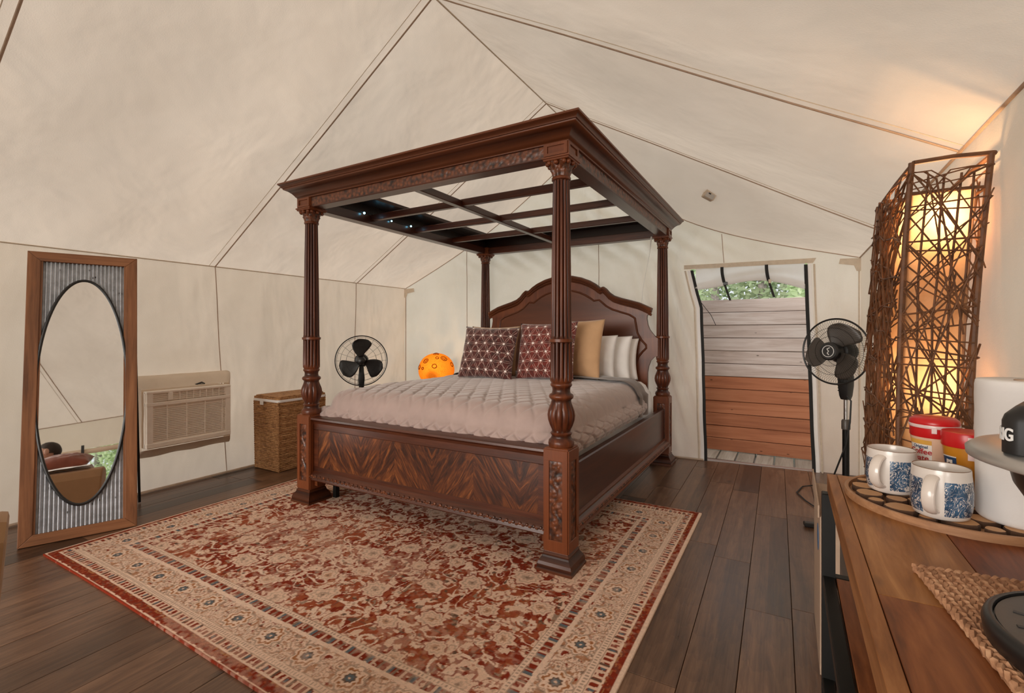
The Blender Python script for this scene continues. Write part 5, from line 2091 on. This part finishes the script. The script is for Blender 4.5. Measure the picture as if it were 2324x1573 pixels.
# verticals on the front and left faces
for a, b, us in (('F', 'R', (0.22, 0.45, 0.64, 0.82)), ('L', 'F', (0.25, 0.5, 0.75))):
    for u in us:
        pts = [face_pt(a, b, u + rt.uniform(-0.02, 0.02), z, rt.uniform(0.002, 0.006)) for z in np.linspace(0.05, 1.74, 12)]
        MB().tube(pts, 0.0034, 6).build('upright_twig', M['twig'], tl, smooth=True, world=True)
for z, pw in ((1.57, 6.0), (1.04, 2.6)):
    MB().ico((0.425, 2.055, z), (0.028, 0.028, 0.036), 12, 8).build('bulb', M['bulb'], tl, smooth=True, world=True)
    point('bulb_light', (0.425, 2.055, z + 0.05), pw, WARM, 0.03, tl)
MB().tube([(0.425, 2.13, 0.03), (0.425, 2.13, 1.5)], 0.006, 8).build('stem', M['black_metal'], tl, world=True)

# ------------------------------------------------------------------ console table
CT = 0.92
table = thing('console_table', 'reclaimed wood console table with black metal frame in the right foreground', 'table', (0.31, 0.5, 0.0))


def tcol(o, r):
    o.color = (r, r, r, 1)
    return o


for x0, x1, ys, cols in ((0.0785, 0.0975, (-0.36, 0.36, 1.34), (1.0, 0.25)), (0.098, 0.2245, (-0.36, 0.755, 1.34), (0.75, 0.0)), (0.225, 0.372, (-0.36, 0.30, 1.34), (0.1, 0.95)), (0.3725, 0.536, (-0.36, 0.90, 1.34), (0.2, 0.6))):
    for (ya, yb), cc in zip(zip(ys, ys[1:]), cols):
        tcol(MB().box(((x0 + x1) / 2, (ya + yb) / 2, CT - 0.02), (x1 - x0 - 0.0006, yb - ya - 0.0006, 0.04), ch=0.0008).build('plank', M['counter'], table, world=True), cc)
for x in (0.080, 0.522):
    for y in (1.322, -0.34):
        MB().box((x, y, 0.44), (0.026, 0.026, 0.88), ch=0.002).build('leg', M['black_metal'], table, world=True)
    for z in (0.868, 0.680, 0.445):
        MB().box((x if z < 0.8 else x + (0.028 if x < 0.3 else -0.028), 0.491, z), (0.024 if z < 0.8 else 0.016, 1.64, 0.024), ch=0.002).build('frame_rail', M['black_metal'], table, world=True)
for y in (1.322, -0.34):
    for z in (0.868, 0.680, 0.445):
        MB().box((0.301, y, z), (0.42, 0.024, 0.024), ch=0.002).build('frame_rail', M['black_metal'], table, world=True)
for z in (0.684, 0.449):
    for k in range(3):
        x0 = 0.094 + k * 0.139
        tcol(MB().box((x0 + 0.0685, 0.491, z), (0.136, 1.63, 0.018), ch=0.001).build('shelf_board', M['counter'], table, world=True), (0.8, 0.55, 0.9)[k])

# wood-slice tray
TX, TY = 0.275, 1.20
tray = thing('slice_trivet', 'round wooden trivet of bark edged wood slices holding the mugs and canisters', 'trivet', (TX, TY, CT))
MB().lathe([(0.173, 0.0), (0.173, 0.004)], 64).build('backing', M['tray'], tray)
MB().lathe([(0.166, 0.004), (0.174, 0.004), (0.174, 0.0135), (0.171, 0.0145), (0.167, 0.0135), (0.166, 0.004)], 72, cap=False).build('hoop', M['tray'], tray, smooth=True)
placed = []
rs = random.Random(3)
for rad, tries in ((0.0225, 260), (0.0175, 500), (0.0125, 900), (0.009, 900)):
    for _ in range(tries):
        a, d = rs.uniform(0, 2 * PI), (0.163 - rad) * math.sqrt(rs.random())
        if rs.random() < 0.35:
            d = 0.163 - rad
        x, y = d * math.cos(a), d * math.sin(a)
        r = rad * rs.uniform(0.9, 1.08)
        if all(math.hypot(x - px_, y - py_) > r + pr + 0.0008 for px_, py_, pr in placed):
            placed.append((x, y, r))
smesh = {}
for x, y, r in placed:
    key = 0
    if key not in smesh:
        m = MB().lathe([(0.97, 0.0), (1.0, 0.15), (1.0, 0.85), (0.95, 1.0)], 14, rf=lambda r_, z, a: r_ * (1 + 0.05 * math.sin(3 * a + 1) + 0.03 * math.sin(5 * a)))
        o = m.build('wood_slice', M['bark'], tray, fix=True)
        o.data.materials.append(M['slice_face'])
        for p in o.data.polygons:
            if p.normal.z > 0.9:
                p.material_index = 1
        smesh[key] = o.data
    else:
        o = bpy.data.objects.new('wood_slice', smesh[key])
        C.objects.link(o)
        o.parent = tray
    o.location = (x, y, 0.004)
    o.scale = (r, r, 0.0115)
    o.rotation_euler = (0, 0, rs.uniform(0, 6))
TZ = CT + 0.0158


def mug(label, loc, rz):
    t = thing('coffee_mug', label, 'mug', loc, rz, 'patterned mugs on the trivet')
    t.scale = (0.80, 0.80, 1.0)
    out = [(0.0005, 0.0), (0.040, 0.0), (0.0465, 0.003), (0.050, 0.012), (0.0525, 0.028), (0.0525, 0.045), (0.0512, 0.062), (0.0495, 0.076), (0.0492, 0.082), (0.0482, 0.0845), (0.0462, 0.082), (0.0472, 0.062), (0.048, 0.04), (0.046, 0.012), (0.03, 0.006), (0.0005, 0.005)]
    MB().lathe(out, 48, cap=False).build('cup', M['mug'], t, smooth=True, angle=70)
    pts = []
    for k in range(15):
        a = PI * (0.5 + k / 14)
        pts.append((-0.046 + 0.037 * math.cos(a) * 1.0, 0, 0.043 + 0.028 * math.sin(a)))
    pts = [(-0.040, 0, 0.070)] + pts + [(-0.040, 0, 0.016)]
    hm_ = MB()
    hm_.tube(pts, [0.0115] * len(pts), 12, flat=0.48)
    hm_.build('handle', M['mug_plain'], t, smooth=True)
    return t


mug('blue patterned mug nearest the camera on the trivet', (0.228, 1.085, TZ), math.radians(64))
mug('blue patterned mug at the left edge of the trivet', (0.178, 1.205, TZ), math.radians(58))
sm = thing('striped_mug', 'dark blue striped mug half hidden behind the mustard canister', 'mug', (0.345, 1.287, TZ))
MB().lathe([(0.0005, 0), (0.036, 0), (0.040, 0.006), (0.041, 0.05), (0.040, 0.100), (0.038, 0.102), (0.037, 0.098), (0.037, 0.01), (0.0005, 0.008)], 36, cap=False).build('cup', M['striped_mug'], sm, smooth=True, angle=60)
MB().tube([(0.036, 0.0, 0.085), (0.06, 0.01, 0.08), (0.066, 0.012, 0.05), (0.055, 0.01, 0.025), (0.036, 0, 0.02)], 0.006, 8).build('handle', M['striped_mug'], sm, smooth=True)
sp = MB().tube([(0.340, 1.290, TZ + 0.012), (0.335, 1.283, TZ + 0.11), (0.328, 1.27, TZ + 0.142), (0.335, 1.262, TZ + 0.152), (0.352, 1.262, TZ + 0.150), (0.366, 1.266, TZ + 0.138)], [0.004, 0.006, 0.008, 0.009, 0.009, 0.006], 10)
tag(sp.build('wooden_scoop', M['slice_face'], smooth=True), 'curved wooden scoop handle standing in the striped mug', 'scoop')


def cyl_patch(rfun, a0, a1, z0, z1, off, nu=14, nv=6):
    return MB().grid(lambda u, v: ((rfun(z0 + (z1 - z0) * v) + off) * math.cos(a0 + (a1 - a0) * u), (rfun(z0 + (z1 - z0) * v) + off) * math.sin(a0 + (a1 - a0) * u), z0 + (z1 - z0) * v), nu, nv)


def wrap_text(s, size, r, ang, z, off=0.0008, slant=0.0):
    vs, fs = text_mesh(s, size, 0.0004, True)
    m = MB()
    m.add([((r + off + p[2]) * math.cos(ang + (p[0] + slant * p[1]) / r), (r + off + p[2]) * math.sin(ang + (p[0] + slant * p[1]) / r), z + p[1]) for p in vs], fs)
    return m


# creamer bottle
cr = thing('creamer_bottle', 'beige creamer bottle with a red flip lid on the trivet', 'bottle', (0.260, 1.286, TZ))
cpf = [(0.0, 0.036), (0.004, 0.0385), (0.04, 0.0375), (0.06, 0.0345), (0.085, 0.036), (0.100, 0.0385), (0.104, 0.0385)]


def cr_r(z):
    for (a, ra), (b, rb) in zip(cpf, cpf[1:]):
        if z <= b:
            return ra + (rb - ra) * (z - a) / (b - a)
    return cpf[-1][1]


MB().lathe([(0.0005, 0)] + [(r, z) for z, r in cpf] + [(0.0005, 0.106)], 44, cap=False).build('body', M['creamer'], cr, smooth=True, angle=60)
MB().lathe([(0.0385, 0.102), (0.0395, 0.104), (0.0395, 0.121), (0.038, 0.122)], 44).build('lid_skirt', M['red_plastic'], cr, smooth=True, angle=50)
MB().lathe([(0.0405, 0.1215), (0.0410, 0.123), (0.0410, 0.127), (0.0405, 0.128)], 44).build('lid_band', M['seal'], cr, smooth=True, angle=50)
MB().lathe([(0.0400, 0.127), (0.0408, 0.129), (0.0395, 0.136), (0.034, 0.141), (0.0005, 0.143)], 44).build('flip_lid', M['red_plastic'], cr, smooth=True, angle=50)
ac_ = math.atan2(-1.286, -0.26)
MB().box((0.041 * math.cos(ac_), 0.041 * math.sin(ac_), 0.119), (0.008, 0.004, 0.012), rot=Matrix.Rotation(ac_ + PI / 2, 3, 'Z')).build('latch', M['seal'], cr)
la = ac_ - 0.72
lw = cyl_patch(cr_r, la - 0.55, la + 0.62, 0.048, 0.094, 0.0005).build('label', M['label_white'], cr, smooth=True, angle=180, fix=False)
cyl_patch(cr_r, la - 0.55, la + 0.62, 0.088, 0.097, 0.0009).build('label_band', M['label_yellow'], lw, smooth=True, angle=180, fix=False)
wrap_text('Original', 0.0085, 0.036, la + 0.08, 0.083).build('lettering', M['label_navy'], lw, fix=False)
wrap_text('Coffee', 0.0150, 0.0355, la + 0.06, 0.073).build('lettering', M['label_red'], lw, fix=False)
wrap_text('mate', 0.0150, 0.0350, la + 0.06, 0.060).build('lettering', M['label_red'], lw, fix=False)
for dx_, s in ((-0.16, 0.011), (0.16, 0.011)):
    a = ac_ - 0.30 + dx_
    cyl_patch(cr_r, a - 0.17, a + 0.17, 0.031, 0.045, 0.0006).build('bean_mark', M['label_red'], cr, smooth=True, fix=False)

# coffee canister
cc_ = thing('coffee_canister', 'mustard coffee canister with a red lid behind the nearest mug', 'canister', (0.293, 1.213, TZ))
opf = [(0.0, 0.0345), (0.01, 0.036), (0.03, 0.032), (0.06, 0.0315), (0.09, 0.035), (0.102, 0.036), (0.104, 0.036)]


def or_r(z):
    for (a, ra), (b, rb) in zip(opf, opf[1:]):
        if z <= b:
            return ra + (rb - ra) * (z - a) / (b - a)
    return opf[-1][1]


MB().lathe([(0.0005, 0)] + [(r, z) for z, r in opf] + [(0.0005, 0.105)], 44, cap=False).build('body', M['orange_can'], cc_, smooth=True, angle=60)
MB().lathe([(0.0372, 0.100), (0.0378, 0.102), (0.0378, 0.124), (0.0365, 0.127), (0.033, 0.128), (0.0005, 0.1275)], 44).build('lid', M['red_plastic'], cc_, smooth=True, angle=50)
ao = math.atan2(-1.213, -0.293)
cyl_patch(lambda z: 0.0378, ao + 0.02, ao + 0.26, 0.080, 0.122, 0.0006).build('seal_strip', M['seal'], cc_, smooth=True, fix=False)
lb2 = cyl_patch(or_r, ao - 1.25, ao - 0.45, 0.062, 0.082, 0.0007).build('label', M['label_navy'], cc_, smooth=True, angle=180, fix=False)
for z in (0.0625, 0.0815):
    cyl_patch(or_r, ao - 1.25, ao - 0.44, z - 0.001, z + 0.001, 0.0011).build('label_line', M['label_white'], lb2, smooth=True, fix=False)
wrap_text('M', 0.017, 0.033, ao - 0.82, 0.072).build('lettering', M['label_white'], lb2, fix=False)
cyl_patch(or_r, ao - 1.3, ao - 0.72, 0.040, 0.058, 0.0007).build('picture_label', M['blue_print'], cc_, smooth=True, fix=False)

# paper towel roll
pt = thing('paper_towel_roll', 'white quilted paper towel roll standing on the trivet at the right edge', 'paper towels', (0.350, 1.124, TZ))


def pr(r, z, a):
    return r + (0.0007 * nz(a * 6, z * 60, 0, 1.0) + 0.001 * math.sin(a * 2 + z * 8) if r > 0.03 else 0)


MB().lathe([(0.020, 0.234), (0.020, 0.0), (0.064, 0.0), (0.067, 0.004)] + [(0.067, z) for z in np.linspace(0.01, 0.226, 28)] + [(0.066, 0.232), (0.064, 0.235), (0.020, 0.234)], 72, rf=pr, cap=False).build('roll', M['paper_towel'], pt, smooth=True, angle=60)
MB().lathe([(0.0195, 0.0), (0.0195, 0.236), (0.018, 0.236), (0.018, 0.0)], 24, cap=False).build('cardboard_core', M['cardboard'], pt, smooth=True)

# woven jute placemat
PA = Vector((0.150, 0.846))
pm_rot = math.radians(6.5)
pmat = thing('jute_placemat', 'braided jute placemat under the coffee maker on the table', 'placemat', (PA.x, PA.y, CT), pm_rot)
bw, bn, blen = 0.0142, 24, 0.44
bm_ = MB()
for ph in (0.0, 2.1, 4.2):
    bm_.tube([(0.0052 * math.sin(2 * PI * t * 13 + ph), -t * blen, 0.0052 + 0.0030 * math.sin(4 * PI * t * 13 + 2 * ph)) for t in np.linspace(0, 1, 105)], 0.0034, 5)
bo = bm_.build('braid', M['jute'], pmat, smooth=True)
bo.location = (bw * 0.5, 0, 0)
for k in range(1, bn):
    o = bpy.data.objects.new('braid', bo.data)
    C.objects.link(o)
    o.parent = pmat
    o.location = (bw * (k + 0.5), -0.001 * (k % 3), 0)
for y in (0.002, -blen - 0.002):
    m = MB()
    for ph in (0, PI):
        m.tube([(t * bw * bn, y + 0.003 * math.sin(2 * PI * t * 18 + ph), 0.006 + 0.003 * math.cos(2 * PI * t * 18 + ph)) for t in np.linspace(0, 1, 150)], 0.0034, 5)
    m.build('edge_braid', M['jute'], pmat, smooth=True)

# coffee maker
KX, KY = 0.288, 0.672
km_ = thing('coffee_maker', 'black single serve coffee maker with a silver ringed head at the right edge', 'coffee maker', (KX, KY, CT + 0.0095))


def kz(z):
    return z - CT - 0.0095


KB = CT + 0.0095
MB().lathe([(0.106, 0.0), (0.110, 0.004), (0.112, 0.018), (0.110, 0.024), (0.106, 0.027), (0.103, 0.0265), (0.102, 0.022), (0.0005, 0.022)], 64, cap=False).build('drip_tray', M['black_plastic'], km_, smooth=True, angle=50)
dp = MB().lathe([(0.101, 0.0222), (0.101, 0.0245), (0.0005, 0.0248)], 64).build('drip_plate', M['grey_plastic'], km_, smooth=True, angle=50)
for k in range(16):
    a = 2 * PI * k / 16
    for r0, r1 in ((0.030, 0.048), (0.053, 0.068), (0.073, 0.088)):
        MB().box(((r0 + r1) / 2 * math.cos(a), (r0 + r1) / 2 * math.sin(a), 0.0250), (r1 - r0, 0.0048, 0.0008), rot=Matrix.Rotation(a, 3, 'Z')).build('slot', M['black_plastic'], dp)
MB().box((0.16, 0.02, 0.12), (0.14, 0.20, 0.24), ch=0.02).build('tower', M['black_plastic'], km_, bevel=0.006)
MB().lathe([(0.060, kz(1.074)), (0.080, kz(1.082)), (0.088, kz(1.096)), (0.095, kz(1.128)), (0.0005, kz(1.130))], 48).build('brew_head', M['black_plastic'], km_, smooth=True, angle=50)
MB().lathe([(0.078, kz(1.140)), (0.100, kz(1.138)), (0.118, kz(1.133)), (0.1245, kz(1.128)), (0.124, kz(1.122)), (0.112, kz(1.118)), (0.08, kz(1.117)), (0.078, kz(1.140))], 72, cap=False).build('silver_ring', M['silver'], km_, smooth=True, angle=60)
kdir = Vector((-KX, -KY)).normalized()          # towards the room
krt = Vector((-kdir.y, kdir.x))                  # along the front face, to the viewer's right
KW, KC = 0.087, 0.013


def dome_pt(s):
    """point on the rounded square lid outline, s = 0 where the front face meets its left corner"""
    if s >= 0:
        q = kdir * KW + krt * (-KW + KC + s)
    elif s > -KC * PI / 2:
        a = -s / KC
        q = kdir * (KW - KC + KC * math.cos(a)) + krt * (-KW + KC - KC * math.sin(a))
    else:
        q = kdir * (KW - KC - (-s - KC * PI / 2)) - krt * KW
    return q


ol = []
for k in range(4):
    for j in range(6):
        a = (j / 5) * PI / 2 + k * PI / 2
        cx_, cy_ = ((KW - KC) * (1 if k in (0, 3) else -1), (KW - KC) * (1 if k in (0, 1) else -1))
        ol.append(kdir * (cx_ + KC * math.cos(a)) + krt * (cy_ + KC * math.sin(a)))
dmm = MB()
levels = [(1.0, kz(1.136)), (1.0, kz(1.166)), (0.98, kz(1.172)), (0.90, kz(1.180)), (0.70, kz(1.188)), (0.01, kz(1.192))]
for sc_, z in levels:
    dmm.v += [(q.x * sc_, q.y * sc_, z) for q in ol]
nn_ = len(ol)
for k in range(len(levels) - 1):
    for i in range(nn_):
        j = (i + 1) % nn_
        dmm.f.append((k * nn_ + i, k * nn_ + j, (k + 1) * nn_ + j, (k + 1) * nn_ + i))
dm = dmm.build('lid_dome', M['black_plastic'], km_, smooth=True, angle=45)
vs_, fs_ = text_mesh('KEURIG', 0.0165, 0.0006, True)
xmax = max(p[0] for p in vs_)
tm = MB()
tv = []
for p in vs_:
    s_ = (p[0] - xmax) * 0.62 - 0.0030
    q = dome_pt(s_)
    e = 1 + (0.0008 + p[2]) / KW
    tv.append((q.x * e, q.y * e, kz(1.1535) + p[1]))
tm.add(tv, fs_)
tm.build('lettering', M['white_metal'], dm, fix=False)

# carton standing on the floor behind the table
cb = thing('cardboard_carton', 'tan carton with blue print standing on the floor behind the table', 'carton', (0.130, 2.30, 0.0))
MB().box((0.0, 0.0, 0.29), (0.06, 0.46, 0.58), ch=0.003).build('box', M['cardboard'], cb)
MB().prism([(-0.23, 0.575), (0.23, 0.575), (0.23, 0.64), (-0.23, 0.62)], lambda a, b: (-0.037, a, b), lambda a, b: (-0.032, a, b)).build('flap', M['cardboard'], cb)
MB().lathe([(0.05, 0.0), (0.05, 0.0015)], 20, c=(-0.0295, -0.10, 0.46), rot=Matrix.Rotation(-PI / 2, 3, 'Y')).build('printed_dot', M['blue_print'], cb)

# small pouch pinned to the roof slope
ep = thing('smoke_alarm', 'small pale alarm box fixed to the right roof slope', 'alarm', (-0.59, 4.41, 2.44), rot=Matrix.Rotation(math.radians(30.1), 3, 'Z') @ Matrix.Rotation(math.radians(28), 3, 'Y') @ Matrix.Rotation(math.radians(10), 3, 'X'))
MB().box((0, 0, 0), (0.095, 0.07, 0.075), ch=0.006).build('body', M['tape'], ep)
MB().box((0.0, -0.036, -0.012), (0.075, 0.004, 0.042), ch=0.001).build('face_plate', M['grey_plate'] if 'grey_plate' in M else M['silver'], ep)
MB().box((-0.01, -0.039, 0.004), (0.020, 0.003, 0.010)).build('slot', M['black_plastic'], ep)

# ------------------------------------------------------------------ sofa at the left edge (mostly behind the viewpoint, seen in the mirror)
SA = math.radians(-15.0)
sofa = thing('sofa', 'caramel sofa whose back corner shows at the left edge and in the mirror', 'sofa', (-1.772, 0.425, 0.0), SA)
SM = Matrix.Translation((-1.772, 0.425, 0)) @ Matrix.Rotation(SA, 4, 'Z')
SL = 2.15


def soft(name, c, s, parent, mat, r=0.04):
    return MB().box(c, s).build(name, mat, parent, smooth=True, angle=180, bevel=r)


soft('seat_base', (0.46, -SL / 2, 0.22), (0.80, SL - 0.2, 0.30), sofa, M['sofa'])
MB().prism([(0.02, 0.06), (0.0, 0.70), (0.015, 0.775), (0.06, 0.80), (0.14, 0.795), (0.19, 0.76), (0.24, 0.10)], lambda a, b: (a + 0.012 * (1 - b / 0.8), -SL, b), lambda a, b: (a + 0.012 * (1 - b / 0.8), -0.06 * (1 - b / 0.8), b)).build('backrest', M['sofa'], sofa, bevel=0.014)
for y in (-SL + 0.10, -0.19):
    soft('arm', (0.58, y, 0.34), (0.68, 0.20, 0.56), sofa, M['sofa'], 0.05)
for y in (-SL * 0.72, -SL * 0.30):
    soft('seat_cushion', (0.56, y, 0.43), (0.64, 0.84, 0.14), sofa, M['sofa'], 0.045)
    soft('back_cushion', (0.26, y, 0.66), (0.18, 0.84, 0.40), sofa, M['sofa'], 0.06)
for x in (0.10, 0.80):
    for y in (-SL + 0.08, -0.14):
        MB().lathe([(0.02, 0), (0.026, 0.07)], 10, c=(x, y, 0)).build('leg', M['mahogany_dark'], sofa)


def on_sofa(o, loc, rot):
    m = SM @ Matrix.Translation(loc) @ rot.to_4x4()
    o.location = m.to_translation()
    o.rotation_euler = m.to_euler()
    WM[o.name] = m


pw = pillow('throw_pillow', 'rust velvet pillow lying on the sofa back, seen in the mirror', M['rust_cotton'], 0, 0, 0, 0.44, 0.30, 0.17, 0, 0, 0, 8)
on_sofa(pw, (0.17, -0.36, 0.885), Matrix.Rotation(PI / 2, 3, 'Z') @ Matrix.Rotation(PI / 2 - 0.35, 3, 'X'))
bkt = MB().grid(lambda u, v: (0.02 + 0.26 * v, -0.25 + 0.50 * u, 0.02 + 0.03 * math.sin(PI * v) + 0.008 * nz(u * 4, v * 3, 0)), 20, 10)
bkt.grid(lambda u, v: (0.02 + 0.26 * v, -0.25 + 0.50 * u, 0.004 + 0.01 * math.sin(PI * v)), 20, 10)
bk2 = bkt.build('folded_throw', M['white_cotton'], smooth=True, fix=False)
tag(bk2, 'folded white throw under the rust pillow on the sofa back', 'throw')
on_sofa(bk2, (0.0, -0.36, 0.802), Matrix.Identity(3))

# ------------------------------------------------------------------ person seated sideways on the sofa, seen in the mirror
person = thing('person', 'person with short dark hair and grey shirt seated on the sofa, seen in the mirror', 'person', (0, 0, 0))
on_sofa(person, (0.64, -0.55, 0.475), Matrix.Rotation(-0.05, 3, 'Z') @ Matrix.Rotation(0, 3, 'X'))
J = {'pelvis': (0, 0, 0.09, .125), 'waist': (0, 0.02, 0.22, .115), 'chest': (0, 0.03, 0.36, .13), 'neck0': (0, 0.02, 0.47, .075), 'neck': (0, 0.0, 0.53, .046), 'head0': (0, -0.022, 0.588, .072), 'head1': (0, -0.006, 0.655, .108), 'head2': (0, 0.002, 0.715, .085)}
sk = [('pelvis', None), ('waist', 'pelvis'), ('chest', 'waist'), ('neck0', 'chest'), ('neck', 'neck0'), ('head0', 'neck'), ('head1', 'head0'), ('head2', 'head1')]
for s, nm in ((-1, 'r'), (1, 'l')):
    J['sh' + nm] = (s * 0.17, 0.03, 0.42, .06)
    J['el' + nm] = (s * 0.22, -0.08, 0.22, .043)
    J['wr' + nm] = (s * 0.11, -0.28, 0.16, .028)
    J['hip' + nm] = (s * 0.085, -0.04, 0.07, .09)
    J['kn' + nm] = (s * 0.12, -0.40, 0.22, .062)
    J['an' + nm] = (s * 0.10, -0.72, 0.045, .04)
    J['to' + nm] = (s * 0.12, -0.86, 0.03, .034)
    sk += [('sh' + nm, 'neck0'), ('el' + nm, 'sh' + nm), ('wr' + nm, 'el' + nm), ('hip' + nm, 'pelvis'), ('kn' + nm, 'hip' + nm), ('an' + nm, 'kn' + nm), ('to' + nm, 'an' + nm)]
    for fi, (dx, dy, dz, ln) in enumerate(((-0.028, -0.4, -0.2, .075), (-0.010, -0.5, -0.35, .085), (0.008, -0.5, -0.38, .08), (0.024, -0.45, -0.36, .065), (s * -0.045, -0.1, 0.15, .05))):
        b = J['wr' + nm]
        p1 = (b[0] + dx, b[1] - 0.075 if fi < 4 else b[1] - 0.03, b[2] - 0.01, .010)
        p2 = (p1[0] + dx * 0.3, p1[1] + dy * ln, p1[2] + dz * ln, .0085)
        J['f%s%d' % (nm, fi)] = p1
        J['g%s%d' % (nm, fi)] = p2
        sk += [('f%s%d' % (nm, fi), 'wr' + nm), ('g%s%d' % (nm, fi), 'f%s%d' % (nm, fi))]
names = [a for a, _ in sk]
me = bpy.data.meshes.new('body')
me.from_pydata([J[a][:3] for a in names], [(names.index(a), names.index(b)) for a, b in sk if b], [])
po = bpy.data.objects.new('body', me)
C.objects.link(po)
po.parent = person
smod = po.modifiers.new('skin', 'SKIN')
for i, a in enumerate(names):
    me.skin_vertices[0].data[i].radius = (J[a][3], J[a][3])
me.skin_vertices[0].data[0].use_root = True
po.modifiers.new('smooth', 'SUBSURF').levels = 2
po.modifiers['smooth'].render_levels = 2
dg = bpy.context.evaluated_depsgraph_get()
bme = bpy.data.meshes.new_from_object(po.evaluated_get(dg))
po.modifiers.clear()
po.data = bme
bme.materials.clear()
for m in (M['skin'], M['shirt'], M['jeans']):
    bme.materials.append(m)
for p in bme.polygons:
    c = p.center
    arm_far = (c.y < -0.17 and abs(c.x) > 0.04 and 0.10 < c.z < 0.30 and (Vector((c.x, c.y, c.z)) - Vector((math.copysign(0.11, c.x), -0.28, 0.16))).length < 0.14)
    if c.z > 0.495 or arm_far:
        p.material_index = 0
    elif c.z > 0.13 and c.y > -0.20:
        p.material_index = 1
    else:
        p.material_index = 2
    p.use_smooth = True
hd = MB()
# face features on the front (local -Y) of the head
MB().prism([(-0.013, 0.625), (0.013, 0.625), (0.006, 0.662), (-0.006, 0.662)], lambda a, b: (a, -0.088, b), lambda a, b: (a * 0.6, -0.106 + (b - 0.625) * 0.35, b)).build('nose', M['skin'], person, smooth=True)
for s in (-1, 1):
    e = MB().ico((s * 0.031, -0.086, 0.668), (0.013, 0.008, 0.007), 10, 6).build('eye', M['white_cotton'], person, smooth=True)
    MB().ico((s * 0.031, -0.092, 0.668), (0.0055, 0.004, 0.0055), 8, 6).build('iris', M['hair'], e, smooth=True)
    MB().ico((s * 0.088, 0.0, 0.650), (0.010, 0.022, 0.032), 10, 7).build('ear', M['skin'], person, smooth=True)
    MB().box((s * 0.031, -0.090, 0.688), (0.036, 0.006, 0.006), ch=0.002).build('eyebrow', M['hair'], person)
MB().ico((0, -0.080, 0.600), (0.024, 0.010, 0.006), 10, 6).build('mouth', M['cushion_red'], person, smooth=True)
hairm = MB()


def hairf(u, v):
    a = 2 * PI * u
    front = max(0, -math.sin(a))
    e0 = -0.75 + 1.25 * min(1, front * 1.4) + (0.35 if abs(math.sin(a)) < 0.5 else 0.0)
    el = e0 + (PI / 2 - e0) * v
    r = 0.093 + 0.002 * math.sin(a * 13 + v * 9)
    return (r * 0.94 * math.cos(el) * math.cos(a), r * 1.06 * math.cos(el) * math.sin(a) + 0.006, 0.668 + r * 1.02 * math.sin(el))


hairm.grid(hairf, 36, 14)
hairm.build('hair', M['hair'], person, smooth=True, angle=180)
